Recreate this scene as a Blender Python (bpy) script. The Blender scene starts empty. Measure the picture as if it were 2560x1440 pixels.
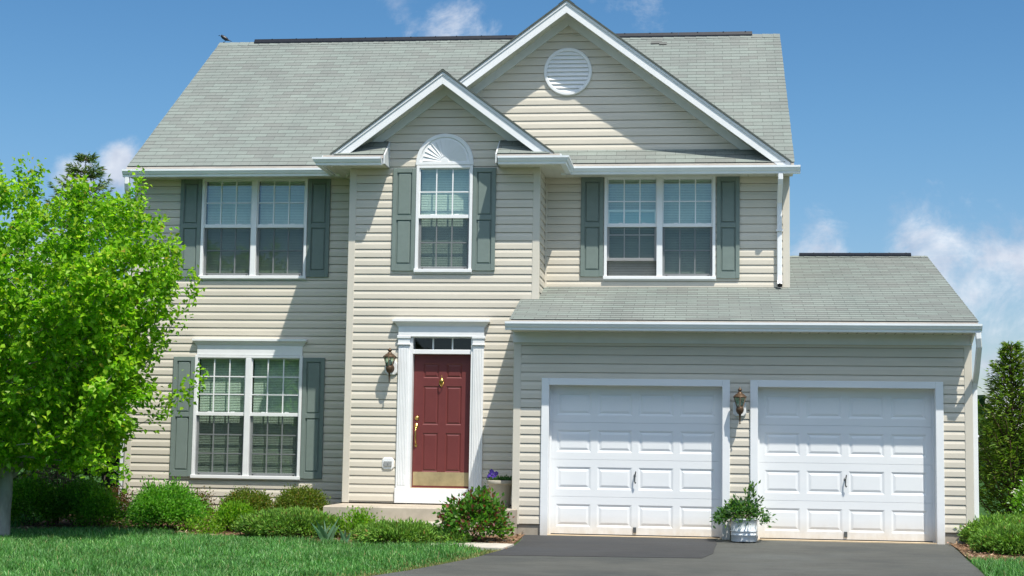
import bpy, math, random
import numpy as np
from mathutils import Vector, Matrix

random.seed(7)
SC = bpy.context.scene
COL = SC.collection

# ------------------------------------------------------------------ camera
cam_d = bpy.data.cameras.new('camera')
cam = bpy.data.objects.new('camera', cam_d)
COL.objects.link(cam)
SC.camera = cam
Rv = Vector((0.99280629, 0.11876994, 0.01514475))
Uv = Vector((-0.0029033, -0.10257138, 0.99472141))
Fv = Vector((-0.11969642, 0.98760965, 0.10148869))
CAM = Vector((9.12532, -24.51317, 1.04861))
cam.matrix_world = Matrix(((Rv.x, Uv.x, -Fv.x, CAM.x), (Rv.y, Uv.y, -Fv.y, CAM.y),
                           (Rv.z, Uv.z, -Fv.z, CAM.z), (0, 0, 0, 1)))
cam_d.sensor_width = 36.0
cam_d.sensor_fit = 'HORIZONTAL'
cam_d.lens = 3964.3045 / 2560 * 36.0
cam_d.clip_start = 0.2
cam_d.clip_end = 5000

# ------------------------------------------------------------------ sun and sky
SUN = Vector((0.75, -1.0, 2.47)).normalized()          # towards the sun
SUN_EL = math.asin(SUN.z)
SUN_ROT = math.atan2(SUN.x, SUN.y)
sl = bpy.data.lights.new('sun', 'SUN')
sl.energy = 4.4
sl.angle = math.radians(0.55)
sl.color = (1.0, 0.95, 0.86)
so = bpy.data.objects.new('sun', sl)
COL.objects.link(so)
so.rotation_euler = SUN.to_track_quat('Z', 'Y').to_euler()
so.location = (0, -20, 40)

world = bpy.data.worlds.new('World')
SC.world = world
world.use_nodes = True
wn, wl = world.node_tree.nodes, world.node_tree.links
wn.clear()
def W(t, **k):
    n = wn.new(t)
    for a, b in k.items():
        setattr(n, a, b)
    return n
w_out = W('ShaderNodeOutputWorld')
w_bg = W('ShaderNodeBackground')
w_sky = W('ShaderNodeTexSky', sky_type='NISHITA', sun_disc=False)
w_sky.sun_elevation = SUN_EL
w_sky.sun_rotation = SUN_ROT
w_sky.altitude = 300
w_sky.air_density = 1.0
w_sky.dust_density = 0.1
w_sky.ozone_density = 1.3
w_hsv = W('ShaderNodeHueSaturation')
w_hsv.inputs['Saturation'].default_value = 1.30
w_hsv.inputs['Value'].default_value = 0.88
wl.new(w_sky.outputs[0], w_hsv.inputs['Color'])
SKY_STRENGTH = 0.1
w_bg.inputs[1].default_value = SKY_STRENGTH
# clouds: fields of noise over the sky, with fill clouds added behind camera
w_tc = W('ShaderNodeTexCoord')
def wmath(op, a, b=None, clamp=False):
    n = W('ShaderNodeMath', operation=op, use_clamp=clamp)
    for i, v in enumerate((a, b)):
        if v is None:
            continue
        if isinstance(v, (int, float)):
            n.inputs[i].default_value = v
        else:
            wl.new(v, n.inputs[i])
    return n.outputs[0]
def wdist(c):
    n = W('ShaderNodeVectorMath', operation='DISTANCE')
    wl.new(w_tc.outputs['Generated'], n.inputs[0])
    n.inputs[1].default_value = c
    return n.outputs['Value']
def wrange(v, a, b, c, d):
    n = W('ShaderNodeMapRange', interpolation_type='SMOOTHSTEP')
    wl.new(v, n.inputs[0])
    for i, q in enumerate((a, b, c, d)):
        n.inputs[i + 1].default_value = q
    return n.outputs[0]
def wnoise(scale, detail, rough, stretch=(1, 1, 1), dist=0.0):
    m = W('ShaderNodeMapping')
    wl.new(w_tc.outputs['Generated'], m.inputs[0])
    m.inputs['Scale'].default_value = stretch
    n = W('ShaderNodeTexNoise')
    wl.new(m.outputs[0], n.inputs['Vector'])
    n.inputs['Scale'].default_value = scale
    n.inputs['Detail'].default_value = detail
    n.inputs['Roughness'].default_value = rough
    n.inputs['Distortion'].default_value = dist
    return n.outputs['Fac']
n_big = wnoise(17.0, 9.0, 0.62, (1, 1, 1.35), 0.35)
n_fine = wnoise(30.0, 8.0, 0.68, (1, 1, 1.1), 0.6)
masks = None
for c, r0, r1, amp in [((-0.3787, 0.9116, 0.1596), 0.0, 0.036, 0.52),
                       ((-0.3535, 0.9203, 0.1672), 0.0, 0.034, 0.52),
                       ((-0.405, 0.907, 0.105), 0.01, 0.06, 0.42),
                       ((-0.1555, 0.9523, 0.2600), 0.0, 0.075, 0.31),
                       ((-0.1850, 0.9440, 0.2720), 0.0, 0.055, 0.30),
                       ((-0.0344, 0.9627, 0.2685), 0.0, 0.050, 0.34),
                       ((-0.0689, 0.9588, 0.2757), 0.0, 0.05, 0.26),
                       ((0.07, 0.989, 0.128), 0.0, 0.055, 0.42),
                       ((0.143, 0.9816, 0.121), 0.0, 0.085, 0.43),
                       ((0.1862, 0.9763, 0.1064), 0.01, 0.095, 0.44),
                       ((0.21, 0.976, 0.048), 0.01, 0.09, 0.43),
                       ((0.45, 0.88, 0.16), 0.05, 0.3, 0.32),
                       ((-0.75, 0.62, 0.2), 0.1, 0.4, 0.3),
                       ((0.20, -0.62, 0.76), 0.25, 0.90, 0.44),  # this and the next two: unseen clouds added behind camera for fill
                       ((-0.55, -0.50, 0.66), 0.2, 0.70, 0.42),
                       ((0.75, -0.30, 0.58), 0.1, 0.60, 0.36)]:
    q = wrange(wdist(c), r0, r1, amp, 0.0)
    masks = q if masks is None else wmath('MAXIMUM', masks, q)
mixn = wmath('ADD', wmath('MULTIPLY', n_big, 0.65), wmath('MULTIPLY', n_fine, 0.35))
cov = wrange(wmath('ADD', mixn, masks), 0.74, 1.02, 0.0, 0.93)
w_mix = W('ShaderNodeMix', data_type='RGBA')
wl.new(cov, w_mix.inputs['Factor'])
w_hz = W('ShaderNodeVectorMath', operation='MULTIPLY')
w_sepz = W('ShaderNodeSeparateXYZ')
wl.new(w_tc.outputs['Generated'], w_sepz.inputs[0])
w_hzc = W('ShaderNodeMix', data_type='RGBA')
wl.new(wrange(w_sepz.outputs['Z'], 0.0, 0.22, 0.0, 1.0), w_hzc.inputs['Factor'])
w_hzc.inputs['A'].default_value = (0.74, 0.72, 0.84, 1)
w_hzc.inputs['B'].default_value = (0.94, 1.0, 1.0, 1)
wl.new(w_hsv.outputs[0], w_hz.inputs[0])
wl.new(w_hzc.outputs['Result'], w_hz.inputs[1])
wl.new(w_hz.outputs[0], w_mix.inputs['A'])
w_cc = W('ShaderNodeMix', data_type='RGBA')          # cloud body: painted sunlit white to shaded blue grey, from upward-offset noise
w_up = W('ShaderNodeVectorMath', operation='ADD')
wl.new(w_tc.outputs['Generated'], w_up.inputs[0])
w_up.inputs[1].default_value = (0.004, 0.0, 0.012)
n_up = W('ShaderNodeTexNoise')
for a_, b_ in (('Scale', 17.0), ('Detail', 5.0), ('Roughness', 0.55)):
    n_up.inputs[a_].default_value = b_
wl.new(w_up.outputs[0], n_up.inputs['Vector'])
n_lo = W('ShaderNodeTexNoise')
for a_, b_ in (('Scale', 17.0), ('Detail', 5.0), ('Roughness', 0.55)):
    n_lo.inputs[a_].default_value = b_
wl.new(w_tc.outputs['Generated'], n_lo.inputs['Vector'])
wl.new(wmath('ADD', wmath('MULTIPLY', wmath('SUBTRACT', n_lo.outputs['Fac'], n_up.outputs['Fac']), 4.0), 0.5, True), w_cc.inputs['Factor'])
w_cc.inputs['A'].default_value = (3.6, 4.1, 5.2, 1)
w_cc.inputs['B'].default_value = (6.6, 6.9, 7.4, 1)
w_sep = W('ShaderNodeSeparateXYZ')
wl.new(w_tc.outputs['Generated'], w_sep.inputs[0])
w_fill = W('ShaderNodeVectorMath', operation='SCALE')
wl.new(w_cc.outputs['Result'], w_fill.inputs[0])
wl.new(wrange(w_sep.outputs['Y'], -0.30, 0.3, 2.4, 1.0), w_fill.inputs['Scale'])  # added boost: unseen clouds behind the camera brightened to fill the shade
wl.new(w_fill.outputs[0], w_mix.inputs['B'])
wl.new(w_mix.outputs['Result'], w_bg.inputs[0])
wl.new(w_bg.outputs[0], w_out.inputs[0])

SC.view_settings.view_transform = 'Standard'
SC.view_settings.look = 'None'
SC.view_settings.exposure = 0.45
SC.view_settings.gamma = 1.0
SC.cycles.use_denoising = True
SC.cycles.transparent_max_bounces = 24
SC.cycles.max_bounces = 8

# ------------------------------------------------------------------ helpers
def link(o, parent=None):
    COL.objects.link(o)
    if parent is not None:
        o.parent = parent
        if parent.type == 'EMPTY' and parent.get('fixed'):
            o.location = -parent.location
    return o

def thing(name, label, cat, loc=(0, 0, 0), group=None, fixed=False, rz=0.0):
    o = bpy.data.objects.new(name, None)
    o.location = loc
    o.rotation_euler = (0, 0, rz)
    o['label'] = label
    o['category'] = cat
    if group:
        o['group'] = group
    if fixed:
        o['fixed'] = 1
    o.empty_display_size = 0.2
    COL.objects.link(o)
    return o

class MB:
    def __init__(self):
        self.v, self.f, self.uv, self.sm = [], [], [], []
    def face(self, pts, uv=None, smooth=False):
        n = len(self.v)
        self.v += [tuple(p) for p in pts]
        self.f.append(tuple(range(n, n + len(pts))))
        self.uv.append(uv)
        self.sm.append(smooth)
    def box(self, x0, x1, y0, y1, z0, z1):
        a = [(x0, y0, z0), (x1, y0, z0), (x1, y1, z0), (x0, y1, z0),
             (x0, y0, z1), (x1, y0, z1), (x1, y1, z1), (x0, y1, z1)]
        self.hexa(a)
    def hexa(self, a):
        for q in ((0, 3, 2, 1), (4, 5, 6, 7), (0, 1, 5, 4), (1, 2, 6, 5), (2, 3, 7, 6), (3, 0, 4, 7)):
            self.face([a[i] for i in q])
    def bbox(self, x0, x1, y0, y1, z0, z1, b=0.004):
        """box with its front (-y) edges chamfered"""
        o = [(x0, y0 + b, z0), (x1, y0 + b, z0), (x1, y0 + b, z1), (x0, y0 + b, z1)]
        i = [(x0 + b, y0, z0 + b), (x1 - b, y0, z0 + b), (x1 - b, y0, z1 - b), (x0 + b, y0, z1 - b)]
        r = [(x0, y1, z0), (x1, y1, z0), (x1, y1, z1), (x0, y1, z1)]
        self.face(i)
        for k in range(4):
            j = (k + 1) % 4
            self.face([o[k], o[j], i[j], i[k]])
            self.face([r[k], r[j], o[j], o[k]])
        self.face(r[::-1])
    def tube(self, pts, rad, n=8, smooth=True, cap=True):
        pts = [Vector(p) for p in pts]
        rings = []
        up = Vector((0.13, 0.07, 1))
        for i, p in enumerate(pts):
            d = (pts[min(i + 1, len(pts) - 1)] - pts[max(i - 1, 0)]).normalized()
            a = d.cross(up)
            if a.length < 0.15:
                a = d.cross(Vector((1, 0.2, 0)))
            a.normalize()
            b = d.cross(a)
            r = rad[i] if hasattr(rad, '__len__') else rad
            base = len(self.v)
            for k in range(n):
                t = 2 * math.pi * k / n
                self.v.append(tuple(p + a * (r * math.cos(t)) + b * (r * math.sin(t))))
            rings.append(base)
        for i in range(len(rings) - 1):
            for k in range(n):
                j = (k + 1) % n
                self.f.append((rings[i] + k, rings[i] + j, rings[i + 1] + j, rings[i + 1] + k))
                self.uv.append(None)
                self.sm.append(smooth)
        if cap:
            for base in (rings[0], rings[-1]):
                self.f.append(tuple(range(base, base + n)))
                self.uv.append(None)
                self.sm.append(False)
    def lathe(self, prof, n=20, c=(0, 0, 0), smooth=True, sq=None, start=0.0):
        """prof: list of (r, z)"""
        rings = []
        for r, z in prof:
            base = len(self.v)
            for k in range(n):
                t = 2 * math.pi * (k / n) + start
                self.v.append((c[0] + r * math.cos(t), c[1] + r * math.sin(t), c[2] + z))
            rings.append(base)
        for i in range(len(rings) - 1):
            for k in range(n):
                j = (k + 1) % n
                self.f.append((rings[i] + k, rings[i] + j, rings[i + 1] + j, rings[i + 1] + k))
                self.uv.append(None)
                self.sm.append(smooth)
        for base in (rings[0], rings[-1]):
            self.f.append(tuple(range(base, base + n)))
            self.uv.append(None)
            self.sm.append(False)
    def sweep(self, path, prof, z0=0.0):
        """closed profile (n, z) swept along a flat path; n points to the left of travel"""
        P = [Vector((p[0], p[1])) for p in path]
        nrm = []
        for i in range(len(P)):
            ds = []
            if i > 0:
                ds.append((P[i] - P[i - 1]).normalized())
            if i < len(P) - 1:
                ds.append((P[i + 1] - P[i]).normalized())
            ns = [Vector((-d.y, d.x)) for d in ds]
            if len(ns) == 1:
                nrm.append(ns[0])
            else:
                m = (ns[0] + ns[1])
                m = m / m.dot(ns[0])
                nrm.append(m)
        R = [[(P[i].x + nrm[i].x * n, P[i].y + nrm[i].y * n, z0 + z) for n, z in prof] for i in range(len(P))]
        k = len(prof)
        for i in range(len(P) - 1):
            for a in range(k):
                b = (a + 1) % k
                self.face([R[i][a], R[i][b], R[i + 1][b], R[i + 1][a]])
        self.face(R[0][::-1])
        self.face(R[-1])
    def build(self, name, mat, parent=None, autosmooth=False):
        me = bpy.data.meshes.new(name)
        me.from_pydata(self.v, [], self.f)
        me.polygons.foreach_set('use_smooth', self.sm)
        if any(u is not None for u in self.uv):
            uvl = me.uv_layers.new(name='uv')
            flat = []
            for f, u in zip(self.f, self.uv):
                flat += [c for q in (u if u is not None else [(0, 0)] * len(f)) for c in q]
            uvl.data.foreach_set('uv', flat)
        me.materials.append(mat)
        me.update()
        return link(bpy.data.objects.new(name, me), parent)

def setprops(o, label=None, cat=None, group=None, kind=None):
    for k, v in (('label', label), ('category', cat), ('group', group), ('kind', kind)):
        if v:
            o[k] = v
    return o

def raw_mesh(name, co, faces, mat, parent=None, tint=None, smooth=False):
    """fast mesh from numpy: co (n,3), faces (m,k)"""
    me = bpy.data.meshes.new(name)
    n, (m, k) = len(co), faces.shape
    me.vertices.add(n)
    me.vertices.foreach_set('co', np.asarray(co, np.float32).ravel())
    me.loops.add(m * k)
    me.loops.foreach_set('vertex_index', np.asarray(faces, np.int32).ravel())
    me.polygons.add(m)
    me.polygons.foreach_set('loop_start', np.arange(0, m * k, k, dtype=np.int32))
    me.polygons.foreach_set('use_smooth', np.full(m, smooth))
    if tint is not None:
        at = me.attributes.new('tint', 'FLOAT_COLOR', 'POINT')
        at.data.foreach_set('color', np.c_[np.asarray(tint, np.float32), np.ones(n, np.float32)].ravel())
    me.materials.append(mat)
    me.update(calc_edges=True)
    return link(bpy.data.objects.new(name, me), parent)

# ------------------------------------------------------------------ materials
class NT:
    def __init__(self, name):
        self.m = bpy.data.materials.new(name)
        self.m.use_nodes = True
        self.n, self.l = self.m.node_tree.nodes, self.m.node_tree.links
        self.b = self.n['Principled BSDF']
        self.out = self.n['Material Output']
    def new(self, t, **k):
        n = self.n.new(t)
        for a, b in k.items():
            setattr(n, a, b)
        return n
    def link(self, a, b):
        self.l.new(a, b)
    def noise(self, scale, detail=4, rough=0.55, coord='Object', stretch=(1, 1, 1)):
        tc = self.new('ShaderNodeTexCoord')
        mp = self.new('ShaderNodeMapping')
        mp.inputs['Scale'].default_value = stretch
        self.link(tc.outputs[coord], mp.inputs[0])
        n = self.new('ShaderNodeTexNoise')
        n.inputs['Scale'].default_value = scale
        n.inputs['Detail'].default_value = detail
        n.inputs['Roughness'].default_value = rough
        self.link(mp.outputs[0], n.inputs['Vector'])
        return n.outputs['Fac']
    def ramp(self, fac, stops):
        r = self.new('ShaderNodeValToRGB')
        e = r.color_ramp.elements
        while len(e) < len(stops):
            e.new(0.5)
        for i, (p, c) in enumerate(stops):
            e[i].position = p
            e[i].color = (*c, 1)
        self.link(fac, r.inputs[0])
        return r.outputs[0]
    def mul(self, a, b, fac=1.0):
        m = self.new('ShaderNodeMix', data_type='RGBA', blend_type='MULTIPLY')
        m.inputs['Factor'].default_value = fac
        self.link(a, m.inputs['A'])
        self.link(b, m.inputs['B'])
        return m.outputs['Result']
    def bump(self, h, dist=0.01, strength=0.5):
        b = self.new('ShaderNodeBump')
        b.inputs['Distance'].default_value = dist
        b.inputs['Strength'].default_value = strength
        self.link(h, b.inputs['Height'])
        self.link(b.outputs[0], self.b.inputs['Normal'])

def plain(name, col, rough=0.5, var=0.08, scale=6.0, spec=0.35, metal=0.0, bump=0.0, stretch=(1, 1, 1)):
    t = NT(name)
    lo = tuple(c * (1 - var) for c in col)
    hi = tuple(min(1, c * (1 + var * 0.6)) for c in col)
    n = t.noise(scale, 5, 0.6, stretch=stretch)
    t.link(t.ramp(n, [(0.3, lo), (0.7, hi)]), t.b.inputs['Base Color'])
    t.b.inputs['Roughness'].default_value = rough
    t.b.inputs['Specular IOR Level'].default_value = spec
    t.b.inputs['Metallic'].default_value = metal
    if bump:
        t.bump(t.noise(scale * 14, 4), bump, 0.4)
    return t.m

M = {}
M['siding'] = plain('vinyl_siding', (0.63, 0.58, 0.485), 0.42, 0.05, 1.3, 0.3, stretch=(1, 1, 3))
M['post'] = plain('corner_trim_vinyl', (0.63, 0.585, 0.495), 0.42, 0.04, 2.0)
M['white'] = plain('white_trim', (0.80, 0.81, 0.81), 0.38, 0.04, 5.0)
def door_white():
    t = NT('white_garage_paint')
    g = t.new('ShaderNodeNewGeometry')
    sp = t.new('ShaderNodeSeparateXYZ')
    t.link(g.outputs['Position'], sp.inputs[0])
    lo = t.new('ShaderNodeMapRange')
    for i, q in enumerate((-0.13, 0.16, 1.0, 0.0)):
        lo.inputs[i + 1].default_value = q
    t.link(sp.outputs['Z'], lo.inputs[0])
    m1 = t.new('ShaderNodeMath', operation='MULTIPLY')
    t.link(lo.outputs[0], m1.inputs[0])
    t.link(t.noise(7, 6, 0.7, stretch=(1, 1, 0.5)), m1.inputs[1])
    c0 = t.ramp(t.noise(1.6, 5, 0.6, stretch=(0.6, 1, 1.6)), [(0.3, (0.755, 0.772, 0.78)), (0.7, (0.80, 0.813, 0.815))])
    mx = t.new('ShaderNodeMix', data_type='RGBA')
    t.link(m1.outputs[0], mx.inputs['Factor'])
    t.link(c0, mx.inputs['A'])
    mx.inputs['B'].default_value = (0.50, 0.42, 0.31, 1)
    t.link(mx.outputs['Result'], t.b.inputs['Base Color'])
    t.b.inputs['Roughness'].default_value = 0.4
    t.b.inputs['Specular IOR Level'].default_value = 0.3
    t.bump(t.noise(3.0, 3), 0.004, 0.25)
    return t.m
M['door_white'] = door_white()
M['fascia'] = plain('aluminium_fascia', (0.66, 0.69, 0.69), 0.4, 0.05, 3.0)
M['gutter'] = plain('painted_gutter', (0.82, 0.86, 0.88), 0.3, 0.06, 2.0)
M['soffit'] = plain('vinyl_soffit', (0.62, 0.61, 0.52), 0.5, 0.10, 2.5)
M['shutter'] = plain('shutter_paint', (0.185, 0.232, 0.212), 0.55, 0.06, 9.0, 0.2)
M['concrete'] = plain('concrete', (0.46, 0.40, 0.32), 0.85, 0.22, 3.0, 0.2, bump=0.003)
M['walk'] = plain('walk_concrete', (0.50, 0.46, 0.39), 0.85, 0.18, 4.0, 0.2, bump=0.003)
M['drip'] = plain('beige_drip_edge', (0.60, 0.53, 0.45), 0.5, 0.12, 4.0)
M['found'] = plain('foundation_concrete', (0.36, 0.32, 0.26), 0.9, 0.25, 3.0, 0.2, bump=0.004)
M['vent_black'] = plain('ridge_vent_black', (0.012, 0.013, 0.016), 0.35, 0.3, 12.0, 0.5)
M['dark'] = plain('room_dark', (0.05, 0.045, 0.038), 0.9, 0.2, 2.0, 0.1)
M['blind'] = plain('blind_slats', (0.70, 0.72, 0.64), 0.5, 0.05, 20.0)
M['grey_trim'] = plain('grey_sash', (0.52, 0.55, 0.56), 0.4, 0.05, 6.0)
M['brass'] = plain('brass', (0.62, 0.42, 0.13), 0.28, 0.2, 30.0, 0.5, metal=1.0)
M['plate'] = plain('brushed_brass', (0.50, 0.40, 0.22), 0.5, 0.2, 7.0, 0.5, metal=0.55)
M['bronze'] = plain('antique_bronze', (0.10, 0.062, 0.036), 0.5, 0.35, 40.0, 0.4, metal=0.45)
M['steel'] = plain('zinc_hardware', (0.16, 0.17, 0.17), 0.35, 0.2, 30.0, 0.5, metal=0.6)
M['red_door'] = plain('maroon_door_paint', (0.155, 0.036, 0.034), 0.45, 0.06, 8.0, 0.4)
M['black'] = plain('black_plastic', (0.012, 0.012, 0.012), 0.5, 0.2, 20.0)
M['clay'] = plain('pot_clay', (0.42, 0.385, 0.31), 0.8, 0.12, 6.0, 0.2, bump=0.002)
M['bucket'] = plain('grey_plastic_bucket', (0.68, 0.72, 0.745), 0.45, 0.05, 8.0)
M['soil'] = plain('potting_soil', (0.035, 0.024, 0.016), 0.95, 0.4, 30.0, 0.1, bump=0.01)
M['thresh'] = plain('threshold_wood', (0.55, 0.43, 0.28), 0.6, 0.15, 6.0)

def shingle_mat(name, base):
    t = NT(name)
    uv = t.new('ShaderNodeUVMap')
    br = t.new('ShaderNodeTexBrick')
    br.offset = 0.5
    br.inputs['Scale'].default_value = 1.0
    br.inputs['Brick Width'].default_value = 0.305
    br.inputs['Row Height'].default_value = 0.14
    br.inputs['Mortar Size'].default_value = 0.0034
    br.inputs['Mortar Smooth'].default_value = 0.15
    br.inputs['Bias'].default_value = -0.1
    br.inputs['Color1'].default_value = (*[c * 1.09 for c in base], 1)
    br.inputs['Color2'].default_value = (base[0] * 0.93, base[1] * 0.87, base[2] * 0.89, 1)
    br.inputs['Mortar'].default_value = (*[c * 0.50 for c in base], 1)
    t.link(uv.outputs[0], br.inputs['Vector'])
    big = t.ramp(t.noise(0.7, 4, 0.6, stretch=(1.6, 0.5, 0.5)), [(0.3, (0.88, 0.90, 0.90)), (0.7, (1.05, 1.04, 1.03))])
    gr = t.ramp(t.noise(70, 3, 0.7), [(0.3, (0.82, 0.82, 0.82)), (0.7, (1.12, 1.12, 1.12))])
    c = t.mul(br.outputs['Color'], big)
    c = t.mul(c, gr)
    t.link(c, t.b.inputs['Base Color'])
    t.b.inputs['Roughness'].default_value = 0.9
    t.b.inputs['Specular IOR Level'].default_value = 0.15
    t.bump(t.noise(160, 3), 0.002, 0.5)
    return t.m
M['shingle'] = shingle_mat('asphalt_shingles', (0.212, 0.240, 0.218))

def glass_mat(name, tint, refl=0.06):
    t = NT(name)
    t.n.remove(t.b)
    tr = t.new('ShaderNodeBsdfTransparent')
    tr.inputs[0].default_value = (*tint, 1)
    gl = t.new('ShaderNodeBsdfGlossy')
    gl.inputs['Roughness'].default_value = 0.015
    gl.inputs['Color'].default_value = (0.95, 0.97, 1, 1)
    lw = t.new('ShaderNodeLayerWeight')
    pw = t.new('ShaderNodeMath', operation='POWER')
    pw.inputs[1].default_value = 5.0
    t.link(lw.outputs['Facing'], pw.inputs[0])
    mp = t.new('ShaderNodeMapRange')                     # Schlick, the same from both sides of the pane
    mp.inputs['To Min'].default_value = refl
    mp.inputs['To Max'].default_value = 1.0
    t.link(pw.outputs[0], mp.inputs[0])
    mx = t.new('ShaderNodeMixShader')
    t.link(mp.outputs[0], mx.inputs[0])
    t.link(tr.outputs[0], mx.inputs[1])
    t.link(gl.outputs[0], mx.inputs[2])
    # slight waviness of real panes
    bp = t.new('ShaderNodeBump')
    bp.inputs['Distance'].default_value = 0.004
    bp.inputs['Strength'].default_value = 0.06
    t.link(t.noise(2.2, 2), bp.inputs['Height'])
    t.link(bp.outputs[0], gl.inputs['Normal'])
    t.link(mx.outputs[0], t.out.inputs[0])
    return t.m
M['glass'] = glass_mat('window_glass', (0.80, 0.92, 0.86), 0.165)
M['glass_dim'] = glass_mat('transom_glass', (0.55, 0.6, 0.58), 0.045)
M['lampglass'] = glass_mat('lantern_glass', (0.62, 0.74, 0.66), 0.06)

def screen_mat():
    t = NT('insect_screen')
    t.n.remove(t.b)
    tr = t.new('ShaderNodeBsdfTransparent')
    df = t.new('ShaderNodeBsdfDiffuse')
    df.inputs[0].default_value = (0.035, 0.037, 0.038, 1)
    mx = t.new('ShaderNodeMixShader')
    mx.inputs[0].default_value = 0.42
    t.link(tr.outputs[0], mx.inputs[1])
    t.link(df.outputs[0], mx.inputs[2])
    t.link(mx.outputs[0], t.out.inputs[0])
    return t.m
M['screen'] = screen_mat()

def leaf_mat(name, trans=0.4, rough=0.45, tcol=(1.5, 1.7, 0.6)):
    """colour of each leaf comes from its own attribute"""
    t = NT(name)
    at = t.new('ShaderNodeAttribute', attribute_name='tint')
    t.link(at.outputs['Color'], t.b.inputs['Base Color'])
    t.b.inputs['Roughness'].default_value = rough
    t.b.inputs['Specular IOR Level'].default_value = 0.3
    tl = t.new('ShaderNodeBsdfTranslucent')
    mc = t.new('ShaderNodeMix', data_type='RGBA', blend_type='MULTIPLY')
    mc.inputs['Factor'].default_value = 1
    t.link(at.outputs['Color'], mc.inputs['A'])
    mc.inputs['B'].default_value = (*tcol, 1)
    t.link(mc.outputs['Result'], tl.inputs[0])
    mx = t.new('ShaderNodeMixShader')
    mx.inputs[0].default_value = trans
    t.link(t.b.outputs[0], mx.inputs[1])
    t.link(tl.outputs[0], mx.inputs[2])
    t.link(mx.outputs[0], t.out.inputs[0])
    return t.m
M['leaf'] = leaf_mat('leaves', 0.46)
M['needle'] = leaf_mat('needles', 0.28, 0.6, (1.3, 1.4, 0.6))
M['grass'] = leaf_mat('grass_blades', 0.3, 0.5, (1.2, 1.4, 0.6))
M['petal'] = leaf_mat('petals', 0.3, 0.6, (1.1, 1.0, 1.2))
M['bark'] = plain('bark', (0.17, 0.145, 0.12), 0.9, 0.4, 7.0, 0.15, bump=0.01, stretch=(1, 1, 0.3))
M['twig'] = plain('twigs', (0.13, 0.09, 0.06), 0.9, 0.3, 9.0, 0.1)

def ground_mat():
    t = NT('lawn_soil')
    n = t.noise(1.5, 6, 0.65)
    n2 = t.noise(25, 4, 0.7)
    c = t.ramp(n, [(0.25, (0.030, 0.075, 0.018)), (0.75, (0.055, 0.125, 0.03))])
    c2 = t.ramp(n2, [(0.25, (0.7, 0.7, 0.7)), (0.75, (1.2, 1.2, 1.1))])
    t.link(t.mul(c, c2), t.b.inputs['Base Color'])
    t.b.inputs['Roughness'].default_value = 0.95
    t.b.inputs['Specular IOR Level'].default_value = 0.1
    t.bump(n2, 0.03, 0.6)
    return t.m
M['ground'] = ground_mat()

def mulch_mat():
    t = NT('mulch')
    n = t.noise(22, 6, 0.75)
    n2 = t.noise(2.0, 4, 0.6)
    c = t.ramp(n, [(0.25, (0.10, 0.06, 0.035)), (0.6, (0.27, 0.175, 0.11)), (0.8, (0.42, 0.30, 0.20))])
    c2 = t.ramp(n2, [(0.3, (0.75, 0.7, 0.65)), (0.7, (1.15, 1.1, 1.05))])
    t.link(t.mul(c, c2), t.b.inputs['Base Color'])
    t.b.inputs['Roughness'].default_value = 0.95
    t.b.inputs['Specular IOR Level'].default_value = 0.1
    t.bump(n, 0.03, 0.9)
    return t.m
M['mulch'] = mulch_mat()
M['chip'] = leaf_mat('bark_chips', 0.0, 0.9)

def asphalt_mat(name, lo, hi, warm):
    t = NT(name)
    n = t.noise(0.55, 6, 0.62, stretch=(1, 1.6, 1))
    n2 = t.noise(140, 3, 0.75)
    n3 = t.noise(2.6, 5, 0.7, stretch=(1, 2.2, 1))
    c = t.ramp(n, [(0.3, lo), (0.5, tuple((a + b) / 2 * w for a, b, w in zip(lo, hi, (1.05, 1.0, 0.95)))), (0.72, hi)])
    c2 = t.ramp(n2, [(0.3, (0.72, 0.72, 0.72)), (0.62, (1.1, 1.1, 1.1)), (0.80, (1.9, 1.9, 1.85))])
    c3 = t.ramp(n3, [(0.28, (0.80, 0.80, 0.80)), (0.72, warm)])
    t.link(t.mul(t.mul(c, c2), c3), t.b.inputs['Base Color'])
    t.b.inputs['Roughness'].default_value = 0.85
    t.b.inputs['Specular IOR Level'].default_value = 0.25
    t.bump(n2, 0.006, 0.5)
    return t.m
M['asphalt'] = asphalt_mat('driveway_asphalt', (0.064, 0.069, 0.067), (0.108, 0.114, 0.108), (1.12, 1.12, 1.08))
M['patch'] = asphalt_mat('fresh_asphalt', (0.047, 0.050, 0.053), (0.060, 0.063, 0.066), (1.08, 1.08, 1.08))

# ------------------------------------------------------------------ ground levels
def sstep(a, b, x):
    t = np.clip((x - a) / (b - a), 0, 1)
    return t * t * (3 - 2 * t)
def zground(x, y):
    x, y = np.asarray(x, float), np.asarray(y, float)
    zl = np.where(y >= 0, -0.11 - 0.006 * np.minimum(y, 40),
                  np.where(y > -3, -0.11 + 0.055 * y, -0.275 + 0.012 * np.maximum(y, -40) + 0.036))
    zd = np.where(y > -1.9, -0.165, np.where(y > -8, -0.165 + 0.034 * (y + 1.9), -0.3724 + 0.012 * (np.maximum(y, -40) + 8)))
    t = sstep(4.9, 6.5, x)
    w = 1 - sstep(-0.2, 3.0, y)                       # behind the front wall the lot evens out
    return zl * (1 - t * w) + zd * t * w
def zg(x, y):
    return float(zground(x, y))

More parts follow.
